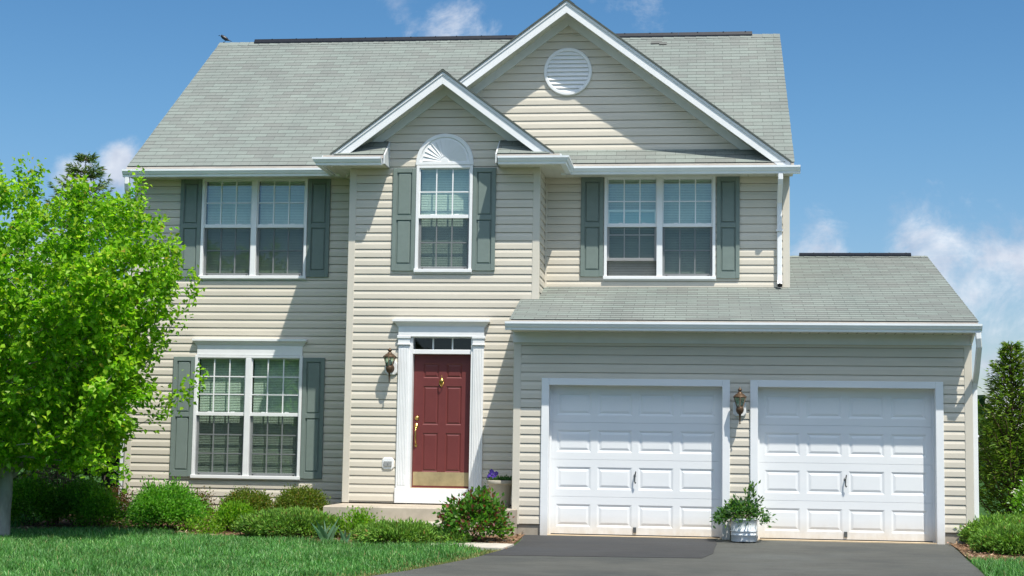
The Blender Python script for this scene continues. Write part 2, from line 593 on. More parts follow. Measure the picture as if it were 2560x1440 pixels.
def grid_sheet(name, xs, ys, mat, dz=0.0, mask=None):
    X, Y = np.meshgrid(xs, ys)
    Z = zground(X, Y) + dz
    co = np.c_[X.ravel(), Y.ravel(), Z.ravel()]
    nx, ny = len(xs), len(ys)
    i, j = np.meshgrid(np.arange(nx - 1), np.arange(ny - 1))
    a = (j * nx + i).ravel()
    f = np.c_[a, a + 1, a + nx + 1, a + nx]
    o = raw_mesh(name, co, f, mat, smooth=True)
    return o
xs = np.r_[-600, -200, -80, -40, -20, np.arange(-12, 22.1, 0.4), 30, 50, 90, 200, 600]
ys = np.r_[-400, -150, -80, -50, -40, np.arange(-32, 8.1, 0.4), 12, 20, 40, 80, 200, 800]
setprops(grid_sheet('lawn', xs, ys, M['ground']), kind='structure')

def strip_sheet(name, left, right, mat, dz, nu=14, edge=0.05):
    """sheet between two polylines given as (x, y) points in step; with a small skirt at its rim"""
    def resample(pl, n):
        pl = np.array(pl, float)
        d = np.r_[0, np.cumsum(np.hypot(*np.diff(pl, axis=0).T))]
        s = np.linspace(0, d[-1], n)
        return np.c_[np.interp(s, d, pl[:, 0]), np.interp(s, d, pl[:, 1])]
    n = 60
    L, R = resample(left, n), resample(right, n)
    t = np.linspace(0, 1, nu)[None, :, None]
    G = L[:, None] * (1 - t) + R[:, None] * t
    Z = zground(G[..., 0], G[..., 1]) + dz
    co = np.c_[G.reshape(-1, 2), Z.ravel()]
    i, j = np.meshgrid(np.arange(nu - 1), np.arange(n - 1))
    a = (j * nu + i).ravel()
    f = [np.c_[a, a + 1, a + nu + 1, a + nu]]
    ring = np.r_[np.arange(nu), nu - 1 + nu * np.arange(1, n), (n - 1) * nu + np.arange(nu - 2, -1, -1), nu * np.arange(n - 2, 0, -1)]
    low = co[ring].copy()
    low[:, 2] -= edge
    base = len(co)
    co = np.r_[co, low]
    k = np.arange(len(ring))
    k2 = (k + 1) % len(ring)
    f.append(np.c_[ring[k], ring[k2], base + k2, base + k])
    return setprops(raw_mesh(name, co, np.concatenate(f), mat), kind='structure')

DL = [(6.58, -1.88), (6.66, -2.6), (6.66, -3.6), (6.56, -4.2), (6.36, -5.2), (5.8, -6.9), (5.0, -9.0), (4.4, -12), (4.2, -16), (4.2, -34)]
DR = [(12.50, -1.88), (12.48, -2.6), (12.42, -3.6), (12.38, -4.2), (12.34, -5.2), (12.22, -6.9), (12.1, -9.0), (12.0, -12), (12.0, -16), (12.0, -34)]
strip_sheet('driveway', DL, DR, M['asphalt'], 0.012)
strip_sheet('asphalt_patch', [(6.60, -1.90), (6.67, -2.6), (6.67, -3.6), (6.57, -4.2), (6.44, -4.86)],
            [(9.30, -1.90), (9.32, -2.6), (9.28, -3.4), (9.26, -4.0), (9.12, -4.62)], M['patch'], 0.017, edge=0.004)
BED = [(-0.9, -2.35), (0.2, -2.15), (1.2, -2.3), (2.6, -2.65), (3.6, -2.95), (4.6, -3.3), (5.6, -3.75), (6.3, -4.0), (6.62, -4.02)]
strip_sheet('mulch_bed', BED, [(-0.9, 0.4), (0.2, 0.3), (1.2, 0.2), (2.6, 0.1), (3.8, 0.0), (4.6, -0.5), (5.6, -1.0), (6.3, -1.9), (6.62, -1.86)], M['mulch'], 0.02)
BR = [(12.44, -3.0), (12.40, -4.0), (12.37, -4.9)]
strip_sheet('mulch_bed', [(12.5, -1.9), (12.5, -2.6), (12.44, -3.5), (12.42, -4.2)],
            [(16.0, -1.2), (16.0, -2.4), (15.5, -3.6), (13.4, -4.3)], M['mulch'], 0.02)
strip_sheet('garden_walk', [(5.50, -3.55), (5.9, -3.85), (6.3, -4.08), (6.58, -4.16)],
            [(5.50, -2.45), (5.9, -3.2), (6.3, -3.45), (6.66, -3.52)], M['walk'], 0.035, edge=0.08)

strip_sheet('fill_sidewalk', [(-40, -17.4), (60, -17.4)], [(-40, -15.9), (60, -15.9)], M['walk'], 0.03)  # out of view; pale paving added to bounce fill onto the facade
strip_sheet('fill_street', [(-60, -30.0), (80, -30.0)], [(-60, -20.0), (80, -20.0)], plain('pale_bounce_asphalt', (0.21, 0.205, 0.195), 0.9, 0.15, 0.8), 0.02)  # unseen road under the camera, added pale to throw light on the house
# ------------------------------------------------------------------ siding
C = 0.127
PROF = [(0.0, 0.019), (0.004, 0.020), (0.070, 0.019), (0.084, 0.0155), (0.102, 0.0112), (0.1195, 0.0095), (0.1196, -0.012), (C, -0.012)]
def siding(mb, ax, pos, out, u0, u1, z0, z1, holes=(), zb=0.0, lim=None):
    """courses of lap siding. ax 'x': wall along x at y=pos facing out (-1/+1); ax 'y': wall along y at x=pos"""
    def P(u, z, off):
        return (u, pos + out * off, z) if ax == 'x' else (pos + out * off, u, z)
    def L(z):
        if lim is None:
            return u0, u1
        a, b = lim(z)
        return max(u0, a), min(u1, b)
    k0, k1 = math.floor((z0 - zb) / C + 1e-6), math.ceil((z1 - zb) / C - 1e-6)
    def spans(za, zc):
        zm = (za + zc) / 2
        a0, b0 = L(za)
        a1, b1 = L(zc)
        if b0 <= a0 and b1 <= a1:
            return []
        if b1 < a1:
            a1 = b1 = (a1 + b1) / 2
        segs = [[a0, b0, a1, b1]]
        for hx0, hx1, hz0, hz1 in holes:
            if hz0 < zm < hz1:
                ns = []
                for s in segs:
                    if hx1 <= min(s[0], s[2]) or hx0 >= max(s[1], s[3]):
                        ns.append(s)
                        continue
                    if hx0 > s[0]:
                        ns.append([s[0], hx0, s[2], hx0])
                    if hx1 < s[1]:
                        ns.append([hx1, s[1], hx1, s[3]])
                segs = ns
        return segs
    for k in range(k0, k1):
        zk = zb + k * C
        lv = [zk + p[0] for p in PROF]
        br = sorted(set([max(z0, min(z1, q)) for q in lv] +
                        [q for h in holes for q in (h[2], h[3]) if zk < q < zk + C and z0 < q < z1]))
        def off(z):
            t = z - zk
            return float(np.interp(t, [p[0] for p in PROF], [p[1] for p in PROF]))
        for a, b in zip(br[:-1], br[1:]):
            if b - a < 1e-5:
                continue
            for s in spans(a, b):
                mb.face([P(s[0], a, off(a)), P(s[1], a, off(a)), P(s[3], b, off(b)), P(s[2], b, off(b))])
        if z0 - 1e-6 <= zk <= z1:
            for s in spans(zk, zk + 0.003):
                mb.face([P(s[0], zk, -0.012), P(s[1], zk, -0.012), P(s[1], zk, PROF[0][1]), P(s[0], zk, PROF[0][1])])

PB, PG = 0.92, 1.88
HX0, HX1 = 0.0, 10.42
BX0, BX1 = 3.76, 6.65
GX0, GX1 = 6.45, 12.81
ZS = 5.31                     # soffit level of the main eaves
EV = 5.46                     # shingle edge level
SL = 0.70                     # slope of main roof
GS = 0.75                     # slope of the gables
BC, BA = 5.21, 6.735          # small gable: ridge x, apex z
LC, LA = 6.995, 8.05          # large gable
GSL = 0.305
def zmain(y):
    return EV + SL * (y + 0.42)
def zgar(y):
    return 2.885 + GSL * (y + 2.30)

house = thing('house', 'beige two storey house with grey shingle roof, maroon front door and attached double garage',
              'house', (5.2, 0.0, -0.15), fixed=True)

W1 = (1.11, 2.85, 3.70, 5.33)
W2 = (1.09, 2.845, 0.53, 2.475)
W3 = (4.775, 5.645, 3.705, 5.345)
W4 = (7.59, 9.31, 3.705, 5.33)
def shrink(w, d=0.02):
    return (w[0] + d, w[1] - d, w[2] + d, w[3] - d)

mb = MB()
siding(mb, 'x', 0.0, -1, HX0, BX0 + 0.02, 0.0, ZS + 0.02, [shrink(W1), shrink(W2)])
siding(mb, 'x', 0.0, -1, BX1 - 0.02, HX1, 3.50, ZS + 0.02, [shrink(W4)])
siding(mb, 'y', HX0, -1, 0.0, 8.3, 0.0, 8.66, lim=lambda z: ((z - EV) / SL - 0.42 + 0.05, 8.3 - ((z - EV) / SL - 0.42 + 0.05)) if z > 5.75 else (0, 8.3))
siding(mb, 'y', HX1, 1, 0.0, 8.3, 0.0, 8.66, lim=lambda z: ((z - EV) / SL - 0.42 + 0.05, 8.3 - ((z - EV) / SL - 0.42 + 0.05)) if z > 5.75 else (0, 8.3))
siding(mb, 'x', 8.3, 1, HX0, HX1, 0.0, 5.75)
mb.build('wall', M['siding'], house)
mb = MB()
siding(mb, 'x', 0.0, -1, 3.6, 10.4, 5.72, 7.99,
       lim=lambda z: (LC - (LA - 0.05 - z) / GS, LC + (LA - 0.05 - z) / GS))
mb.build('gable_wall', M['siding'], house)
mb = MB()
siding(mb, 'x', -PB, -1, BX0, BX1, 0.235, BA - 0.04, [shrink(W3), (4.72, 5.72, 0.2, 2.74)],
       lim=lambda z: (BC - (BA - 0.04 - z) / GS, BC + (BA - 0.04 - z) / GS))
siding(mb, 'y', BX0, -1, -PB, 0.0, 0.0, ZS + 0.02)
siding(mb, 'y', BX1, 1, -PB, 0.0, 0.0, ZS + 0.02)
mb.build('entry_wall', M['siding'], house)
G1 = (6.943, 9.397)
G2 = (9.894, 12.33)
mb = MB()
siding(mb, 'x', -PG, -1, GX0, GX1, 0.006, 2.62, [(G1[0] - 0.04, G1[1] + 0.04, -0.3, 2.03), (G2[0] - 0.04, G2[1] + 0.04, -0.3, 2.03)], zb=0.006)
siding(mb, 'y', GX0, -1, -PG, -PB, 0.006, 3.28, zb=0.006, lim=lambda z: (max(-PG, (z - 2.86) / GSL - 2.30), -PB))
siding(mb, 'y', GX1, 1, -PG, 7.2, 0.006, 4.36, zb=0.006, lim=lambda z: (max(-PG, (z - 2.84) / GSL - 2.30), min(7.2, 7.6 - ((z - 2.84) / GSL))))
siding(mb, 'x', 7.2, 1, HX1, GX1, 0.006, 2.9, zb=0.006)
mb.build('garage_wall', M['siding'], house)

# backing behind siding so that no light leaks, with the window holes left open
def backing(mb, x0, x1, z0, z1, y, holes):
    xs = sorted({x0, x1, *[h[0] for h in holes], *[h[1] for h in holes]})
    zs = sorted({z0, z1, *[h[2] for h in holes], *[h[3] for h in holes]})
    for a, b in zip(xs[:-1], xs[1:]):
        for c, d in zip(zs[:-1], zs[1:]):
            xm, zm = (a + b) / 2, (c + d) / 2
            if not any(h[0] < xm < h[1] and h[2] < zm < h[3] for h in holes):
                mb.face([(a, y, c), (b, y, c), (b, y, d), (a, y, d)])
mb = MB()
backing(mb, HX0 + 0.01, HX1 - 0.01, -0.4, 5.6, 0.016, [W1, W2, W4, (4.72, 5.72, 0.2, 2.74)])
backing(mb, BX0 + 0.01, BX1 - 0.01, -0.4, 5.35, -PB + 0.016, [W3, (4.72, 5.72, 0.2, 2.74)])
backing(mb, GX0 + 0.01, GX1 - 0.01, -0.4, 2.75, -PG + 0.016, [(G1[0], G1[1], -0.5, 1.98), (G2[0], G2[1], -0.5, 1.98)])
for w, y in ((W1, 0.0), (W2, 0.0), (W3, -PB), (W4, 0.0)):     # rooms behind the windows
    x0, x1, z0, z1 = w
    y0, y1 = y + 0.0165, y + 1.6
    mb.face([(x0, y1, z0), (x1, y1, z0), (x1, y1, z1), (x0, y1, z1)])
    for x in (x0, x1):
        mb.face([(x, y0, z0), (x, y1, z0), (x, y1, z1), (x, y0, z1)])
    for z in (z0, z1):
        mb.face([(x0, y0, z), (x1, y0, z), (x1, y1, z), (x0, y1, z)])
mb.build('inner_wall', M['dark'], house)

# foundation
class Each:
    def __init__(self, name, mat):
        self.a = (name, mat)
    def box(self, *k):
        q = MB()
        q.box(*k)
        q.build(*self.a, house)
mb = Each('foundation', M['found'])
mb.box(HX0 + 0.01, BX0 + 0.05, 0.004, 0.25, -0.6, 0.0)
mb.box(GX0 + 0.01, G1[0] - 0.10, -PG + 0.004, -PG + 0.2, -0.6, 0.006)
mb.box(G1[1] + 0.10, G2[0] - 0.10, -PG + 0.004, -PG + 0.2, -0.6, 0.006)
mb.box(G2[1] + 0.10, GX1 - 0.01, -PG + 0.004, -PG + 0.2, -0.6, 0.006)
mb.box(HX0 + 0.01, HX0 + 0.25, 0.26, 8.28, -0.6, 0.0)
mb.box(GX1 - 0.25, GX1 - 0.01, -PG + 0.21, 7.18, -0.6, 0.006)

# corner posts
def post(x, y, z0, z1, sx, d=0.085, sy=1):
    """vinyl corner post; sx=+1 when the wall runs to +x from the corner"""
    m = MB()
    o = 0.024
    xa, xb = (x - o, x + d) if sx > 0 else (x - d, x + o)
    m.bbox(xa, xb, y - o, y + d, z0, z1, 0.006)
    return m.build('corner_post', M['post'], house)
post(HX0, 0.0, -0.01, ZS, 1)
post(HX1, 0.0, 3.58, ZS, -1)
post(BX0, -PB, 0.225, ZS, 1)
post(BX1, -PB, 3.28, ZS, -1)
post(GX0, -PG, -0.005, 2.60, 1)
post(GX1, -PG, -0.005, 2.60, -1)
m = MB()
m.box(BX1 + 0.02, BX1 + 0.05, -0.045, -0.012, 3.55, ZS)
m.build('corner_post', M['post'], house)

# ------------------------------------------------------------------ roofs
EXP = 0.14
def shingles(mb, P0, ud, vd, nd, length, lim, uoff=0.0, tk=0.0065, ragged=0.0):
    """courses of shingles: lim(v) -> (u0, u1) in metres along ud"""
    P0, ud, vd, nd = Vector(P0), Vector(ud), Vector(vd), Vector(nd)
    n = math.ceil(length / EXP)
    rnd = random.Random(3)
    for i in range(n):
        v0, v1 = i * EXP, min(length, (i + 1) * EXP)
        a0, b0 = lim(v0)
        a1, b1 = lim(v1)
        if b0 - a0 < 0.01 and b1 - a1 < 0.01:
            continue
        if b1 < a1:
            a1 = b1 = (a1 + b1) / 2
        dd = ragged * rnd.uniform(-1, 1)
        a0 -= dd
        b0 += dd
        def Q(u, v, t):
            return P0 + ud * u + vd * v + nd * t
        mb.face([Q(a0, v0, tk), Q(b0, v0, tk), Q(b1, v1, 0.002), Q(a1, v1, 0.002)],
                uv=[(a0 + uoff, v0 + 0.0025), (b0 + uoff, v0 + 0.0025), (b1 + uoff, v1 - 0.0025), (a1 + uoff, v1 - 0.0025)])
        mb.face([Q(a0, v0, -0.002), Q(b0, v0, -0.002), Q(b0, v0, tk), Q(a0, v0, tk)],
                uv=[(a0 + uoff, v0 + 0.001)] * 4)
def vec_slope(dx, dy, s):
    v = Vector((dx, dy, s))
    return v.normalized(), math.sqrt(1 + s * s)

RX0, RX1 = -0.02, 10.50
mb = MB()
vd, k = vec_slope(0, 1, SL)
nd = Vector((0, -SL, 1)).normalized()
LEN = (4.15 + 0.42) * k
shingles(mb, (0, -0.42, EV), (1, 0, 0), vd, nd, LEN, lambda v: (RX0, RX1), ragged=0.004)
vd2 = Vector((0, -1, SL)).normalized()
shingles(mb, (0, 8.72, EV), (1, 0, 0), vd2, Vector((0, SL, 1)).normalized(), LEN, lambda v: (RX0, RX1))
# deck below and the shingle edges at the rakes
for xa, xb in ((RX0 + 0.012, RX1 - 0.012),):
    zz = EV + SL * 4.57
    mb.face([(xa, -0.41, EV - 0.012), (xb, -0.41, EV - 0.012), (xb, 4.15, zz - 0.012), (xa, 4.15, zz - 0.012)], uv=[(0, 0.001)] * 4)
    mb.face([(xa, 8.71, EV - 0.012), (xb, 8.71, EV - 0.012), (xb, 4.15, zz - 0.012), (xa, 4.15, zz - 0.012)], uv=[(0, 0.001)] * 4)
# ridge caps
zr = EV + SL * 4.57
x = RX0
i = 0
while x < RX1 - 0.05:
    xe = min(x + 0.2, RX1)
    for s in (-1, 1):
        mb.face([(x, 4.15, zr + 0.016), (xe, 4.15, zr + 0.010), (xe, 4.15 + s * 0.15, zr - 0.095), (x, 4.15 + s * 0.15, zr - 0.089)],
                uv=[(i * 0.31, 0.07), (i * 0.31 + 0.15, 0.07), (i * 0.31 + 0.15, 0.12), (i * 0.31, 0.12)])
    x = xe
    i += 1
roof = mb.build('roof', M['shingle'], house)

def ridge_vent(x0, x1, y, z, slope, parent):
    m = MB()
    w, h = 0.075, 0.046
    sec = [(-w, -w * slope), (-w, -w * slope + h * 0.7), (-0.03, h), (0.03, h), (w, -w * slope + h * 0.7), (w, -w * slope)]
    n = max(2, int((x1 - x0) / 1.2))
    for i in range(n):
        xa, xb = x0 + (x1 - x0) * i / n, x0 + (x1 - x0) * (i + 1) / n - (0.004 if i < n - 1 else 0)
        A = [(xa, y + p[0], z + p[1]) for p in sec]
        B = [(xb, y + p[0], z + p[1]) for p in sec]
        for a in range(len(sec)):
            b = (a + 1) % len(sec)
            m.face([A[a], A[b], B[b], B[a]])
        m.face(A)
        m.face(B[::-1])
        for q in (0.25, 0.6, 0.9):                        # nail heads
            m.box(xa + (xb - xa) * q, xa + (xb - xa) * q + 0.02, y - 0.045, y - 0.03, z + h - 0.02, z + h + 0.002)
    return m.build('ridge_vent', M['vent_black'], parent)
ridge_vent(0.67, 10.0, 4.15, zr + 0.012, SL, roof)
m = MB()                                                  # a torn tab lying on the slope
for (u, v, w) in ((8.17, 8.40, 0.20), (8.32, 8.37, 0.14)):
    yy = (v - EV) / SL - 0.42
    m.face([(u, yy, v + 0.03), (u + w, yy + 0.02, v + 0.035), (u + w, yy + 0.10, v + 0.10), (u, yy + 0.07, v + 0.085)])
m.build('torn_shingle', plain('torn_shingle', (0.13, 0.135, 0.125), 0.9), roof)

def gable_roof(name, xc, za, x0, x1, yf, top_y, label=None):
    """two slopes meeting on a ridge along y; ends where the main roof rises above it"""
    mb = MB()
    k = math.sqrt(1 + GS * GS)
    for s in (-1, 1):
        half = xc - x0 if s < 0 else x1 - xc
        zb = za - GS * half
        P0 = (xc + s * half, 0, zb)
        vd = Vector((-s, 0, GS)).normalized()
        nd = Vector((s * GS, 0, 1)).normalized()
        def lim(v, zb=zb):
            z = zb + v * GS / k
            ye = min(top_y, (z - EV) / SL - 0.42 + 0.02)
            return (yf, max(yf, ye))
        shingles(mb, P0, (0, 1, 0), vd, nd, half * k, lim, ragged=0.003)
        # under side of the deck
        ye = min(top_y, (za - EV) / SL - 0.42)
        mb.face([(xc, yf + 0.008, za - 0.014), (xc, ye, za - 0.014), (xc + s * half, yf + 0.008, zb - 0.014)], uv=[(0, 0.001)] * 3)
        # shingle edge along the front rake
        mb.face([(xc, yf, za - 0.014), (xc + s * half, yf, zb - 0.014), (xc + s * half, yf, zb + 0.016), (xc, yf, za + 0.016)], uv=[(0, 0.001)] * 4)
    y = yf
    i = 0
    ye = min(top_y, (za - EV) / SL - 0.42)
    while y < ye:
        for s in (-1, 1):
            mb.face([(xc, y, za + 0.024), (xc, y + 0.2, za + 0.012), (xc + s * 0.13, y + 0.2, za + 0.012 - 0.0975), (xc + s * 0.13, y, za + 0.024 - 0.0975)],
                    uv=[(i * 0.31, 0.07), (i * 0.31 + 0.15, 0.07), (i * 0.31 + 0.15, 0.12), (i * 0.31, 0.12)])
        y += 0.2
        i += 1
    return mb.build(name, M['shingle'], house)
YL = -0.42                     # front rake of the large gable
YB = -PB - 0.38                # front rake of the small gable
groof = gable_roof('gable_roof', LC, LA, 3.53, 10.45, YL - 0.03, 3.3)
sroof = gable_roof('gable_roof', BC, BA, 3.51, 6.91, YB - 0.03, 0.0)

def rake(xc, za, half, yf, yw, cut=0.0, parent=None):
    """white rake boards, vented soffit and frieze boards of a gable"""
    for s in (-1, 1):
        m, s_, f_ = MB(), MB(), MB()
        def P(d, y, drop):                                 # d = distance from the ridge line
            return (xc + s * d, y, za - GS * d - drop)
        a, b = 0.0, half
        t0, t1 = 0.028, 0.20                               # vertical drop of board top / bottom
        # board front, bottom, back (thickness 2 cm), with a thin drip strip above
        m.face([P(a, yf, t0), P(b, yf, t0), P(b, yf, t1), P(a, yf, t1)])
        m.face([P(a, yf, t1), P(b, yf, t1), P(b, yf + 0.022, t1), P(a, yf + 0.022, t1)])
        m.face([P(b, yf, t0), P(b, yf + 0.022, t0), P(b, yf + 0.022, t1), P(b, yf, t1)])
        m.face([P(a, yf + 0.022, t0), P(b, yf + 0.022, t0), P(b, yf + 0.022, t1), P(a, yf + 0.022, t1)])
        m.face([P(a, yf - 0.014, 0.016), P(b, yf - 0.014, 0.016), P(b, yf - 0.014, 0.062), P(a, yf - 0.014, 0.062)])
        m.face([P(a, yf - 0.014, 0.062), P(b, yf - 0.014, 0.062), P(b, yf, 0.062), P(a, yf, 0.062)])
        # soffit between board and wall, in slats
        n = int((b - a) / 0.25)
        for i in range(n):
            p, q = a + (b - a) * i / n, a + (b - a) * (i + 1) / n - 0.014
            s_.face([P(p, yf + 0.022, 0.155), P(q, yf + 0.022, 0.155), P(q, yw, 0.155), P(p, yw, 0.155)])
        s_.face([P(a, yf + 0.022, 0.148), P(b, yf + 0.022, 0.148), P(b, yw, 0.148), P(a, yw, 0.148)])
        # frieze board on the wall
        y0 = yw - 0.045
        f_.face([P(a, y0, 0.15), P(b - cut, y0, 0.15), P(b - cut, y0, 0.30), P(a, y0, 0.30)])
        f_.face([P(a, y0, 0.30), P(b - cut, y0, 0.30), P(b - cut, yw, 0.30), P(a, yw, 0.30)])
        f_.face([P(b - cut, y0, 0.15), P(b - cut, yw, 0.15), P(b - cut, yw, 0.30), P(b - cut, y0, 0.30)])
        m.build('rake_board', M['white'], parent)
        s_.build('soffit', M['soffit'], parent)
        f_.build('frieze_board', M['fascia'], parent)
rake(LC, LA, 3.44, YL, 0.0, 0.42, groof)
rake(BC, BA, 1.69, YB, -PB, 0.25, sroof)

# garage roof
mb = MB()
vd, k = vec_slope(0, 1, GSL)
nd = Vector((0, -GSL, 1)).normalized()
def glim(v):
    y = -2.30 + v / k
    x0 = 6.40 if y < -PB - 0.02 else (BX1 - 0.05 if y < -0.01 else HX1 - 0.05)
    return (x0, 12.87)
GYR = 2.65
shingles(mb, (0, -2.30, 2.885), (1, 0, 0), vd, nd, (GYR + 2.30) * k, glim, uoff=0.11, ragged=0.003)
shingles(mb, (0, 7.60, 2.885), (1, 0, 0), Vector((0, -1, GSL)).normalized(), Vector((0, GSL, 1)).normalized(), (7.6 - GYR) * k, lambda v: (HX1, 12.87))
zq = zgar(GYR)
mb.face([(6.42, -2.29, 2.873), (12.86, -2.29, 2.873), (12.86, -PB, zgar(-PB) - 0.012), (6.42, -PB, zgar(-PB) - 0.012)], uv=[(0, 0.001)] * 4)
mb.face([(6.66, -PB, zgar(-PB) - 0.012), (12.86, -PB, zgar(-PB) - 0.012), (12.86, GYR, zq - 0.012), (6.66, GYR, zq - 0.012)], uv=[(0, 0.001)] * 4)
mb.face([(12.86, 7.59, 2.873), (HX1, 7.59, 2.873), (HX1, GYR, zq - 0.012), (12.86, GYR, zq - 0.012)], uv=[(0, 0.001)] * 4)
x = HX1
i = 0
while x < 12.86:
    xe = min(x + 0.2, 12.87)
    for s in (-1, 1):
        mb.face([(x, GYR, zq + 0.014), (xe, GYR, zq + 0.010), (xe, GYR + s * 0.15, zq - 0.036), (x, GYR + s * 0.15, zq - 0.032)],
                uv=[(i * 0.31, 0.07), (i * 0.31 + 0.15, 0.07), (i * 0.31 + 0.15, 0.12), (i * 0.31, 0.12)])
    x = xe
    i += 1
gar_roof = mb.build('garage_roof', M['shingle'], house)
ridge_vent(10.745, 12.60, GYR, zq + 0.012, GSL, gar_roof)

# return roofs at the foot of the small gable
for x0, x1 in ((3.56, 4.33), (6.06, 6.86)):
    mb = MB()
    vd, k = vec_slope(0, 1, SL)
    L0 = 0.42 * k * 0.95
    def rl(v, a=x0, b=x1, k=k):
        hw = (BA - 0.03 - (EV - 0.01 + v * SL / k)) / GS
        return (max(a, BC - hw), min(b, BC + hw))
    shingles(mb, (0, YB - 0.04, EV - 0.01), (1, 0, 0), vd, Vector((0, -SL, 1)).normalized(), L0, rl)
    mb.build('return_roof', M['shingle'], house)
for x in (4.335, 6.055):
    mb = MB()
    s = 1 if x < 5 else -1
    y0, y1 = YB - 0.035, -PB - 0.02
    for xx in (x, x + s * 0.02):
        mb.face([(xx, y0, ZS), (xx, y1, ZS), (xx, y1, EV + 0.26), (xx, y0, EV - 0.015)])
    mb.face([(x, y0, ZS), (x + s * 0.02, y0, ZS), (x + s * 0.02, y0, EV - 0.015), (x, y0, EV - 0.015)])
    mb.face([(x, y0, EV - 0.015), (x + s * 0.02, y0, EV - 0.015), (x + s * 0.02, y1, EV + 0.26), (x, y1, EV + 0.26)])
    mb.build('return_end', M['fascia'], house)

# fascia boards behind the gutters
for path in ([(3.38, -0.38), (-0.03, -0.38)], [(10.49, -0.38), (7.02, -0.38)],
             [(4.33, YB), (3.38, YB), (3.38, -0.38)], [(7.02, -0.38), (7.02, YB), (6.06, YB)],
             [(12.86, -2.26), (6.41, -2.26)]):
    z0, z1 = (2.73, 2.868) if path[0][1] < -2 else (ZS, EV - 0.012)
    mb = MB()
    mb.sweep(path, [(-0.02, z0), (0.0, z0), (0.0, z1), (-0.02, z1)])
    mb.build('fascia', M['white'], house)

for path in ([(3.40, -0.38), (-0.03, -0.38)], [(10.49, -0.38), (7.00, -0.38)], [(4.33, YB), (3.40, YB)], [(7.00, YB), (6.06, YB)], [(12.86, -2.26), (6.41, -2.26)]):
    z1 = 2.876 if path[0][1] < -2 else (EV - 0.008 if path[0][1] > -1 else EV - 0.018)
    mb = MB()
    mb.sweep(path, [(0.001, z1 - 0.04), (0.030, z1 - 0.05), (0.036, z1 - 0.05), (0.036, z1), (0.001, z1)])
    mb.build('drip_edge', M['drip'], house)
# soffits (slatted boards)
def soffit_x(x0, x1, y0, y1, z, w=0.13):
    mb = MB()
    n = max(1, int((x1 - x0) / w))
    for i in range(n):
        a, b = x0 + (x1 - x0) * i / n, x0 + (x1 - x0) * (i + 1) / n
        mb.face([(a, y0, z), (b - 0.012, y0, z), (b - 0.012, y1, z), (a, y1, z)])
        mb.face([(b - 0.012, y0, z), (b, y0, z + 0.006), (b, y1, z + 0.006), (b - 0.012, y1, z)])
    mb.face([(x0, y0, z + 0.02), (x1, y0, z + 0.02), (x1, y1, z + 0.02), (x0, y1, z + 0.02)])
    mb.build('soffit', M['soffit'], house)
soffit_x(-0.03, 3.40, -0.375, 0.0, ZS)
soffit_x(7.0, 10.49, -0.375, 0.0, ZS)
soffit_x(3.40, 4.33, YB + 0.005, -PB, ZS)
soffit_x(6.06, 7.0, YB + 0.005, -PB, ZS)
soffit_x(3.40, BX0, -PB, 0.0, ZS)
soffit_x(BX1, 7.0, -PB, 0.0, ZS)
soffit_x(6.42, 12.83, -2.255, -PG - 0.03, 2.735)

# gutters
GP = [(0.002, 0.0), (0.074, 0.0), (0.080, 0.030), (0.098, 0.044), (0.114, 0.074), (0.116, 0.082), (0.126, 0.086), (0.127, 0.116),
      (0.106, 0.116), (0.106, 0.090), (0.090, 0.056), (0.068, 0.040), (0.064, 0.012), (0.012, 0.012), (0.012, 0.116), (0.002, 0.116)]
def gutter(path, z0, ends=()):
    m = MB()
    m.sweep(path, GP, z0)
    return m.build('gutter', M['gutter'], house)
gutter([(3.46, -0.38), (-0.07, -0.38)], 5.285)
gutter([(10.58, -0.38), (6.94, -0.38)], 5.285)
gutter([(4.31, YB), (3.38, YB), (3.38, -0.42)], 5.285)
gutter([(7.02, -0.42), (7.02, YB), (6.08, YB)], 5.285)
gutter([(12.90, -2.26), (6.35, -2.26)], 2.735)
# end caps
outline = GP[:8]
cap = outline + [(0.002, 0.116)]
for x, y, z in ((-0.07, -0.38, 5.285), (10.58, -0.38, 5.285), (4.312, YB, 5.285), (6.078, YB, 5.285), (12.90, -2.26, 2.735), (6.35, -2.26, 2.735)):
    mb = MB()
    for d in (-0.002, 0.002):
        mb.face([(x + d, y - n, z + q) for n, q in cap])
    mb.build('gutter_end', M['gutter'], house)

# garage frieze board
mb = MB()
mb.box(GX0 - 0.035, GX1 + 0.035, -PG - 0.05, -PG + 0.01, 2.585, 2.736)
mb.build('frieze_board', M['fascia'], house)
mb = MB()                                                # right end of the garage eave box and rake board
mb.hexa([(12.815, -2.26, 2.735), (12.86, -2.26, 2.735), (12.86, 2.6, 2.735 + 1.48), (12.815, 2.6, 2.735 + 1.48),
         (12.815, -2.26, 2.868), (12.86, -2.26, 2.868), (12.86, 2.6, 2.868 + 1.48), (12.815, 2.6, 2.868 + 1.48)])
mb.hexa([(12.815, -1.9, 2.60), (12.84, -1.9, 2.60), (12.84, -2.2, 2.74), (12.815, -2.2, 2.74),
         (12.815, -1.86, 2.74), (12.84, -1.86, 2.74), (12.84, -2.0, 2.80), (12.815, -2.0, 2.80)])
mb.build('rake_board', M['white'], house)
mb = MB()
for x0, x1 in ((RX0 + 0.0, 0.0 - 0.022), (10.444, 10.49)):
    zz = SL * 4.55
    mb = MB()
    mb.hexa([(x0, -0.40, 5.30), (x1, -0.40, 5.30), (x1, 4.15, 5.30 + zz), (x0, 4.15, 5.30 + zz),
             (x0, -0.40, EV - 0.005), (x1, -0.40, EV - 0.005), (x1, 4.15, EV - 0.005 + zz), (x0, 4.15, EV - 0.005 + zz)])
    mb.build('rake_board', M['white'], house)

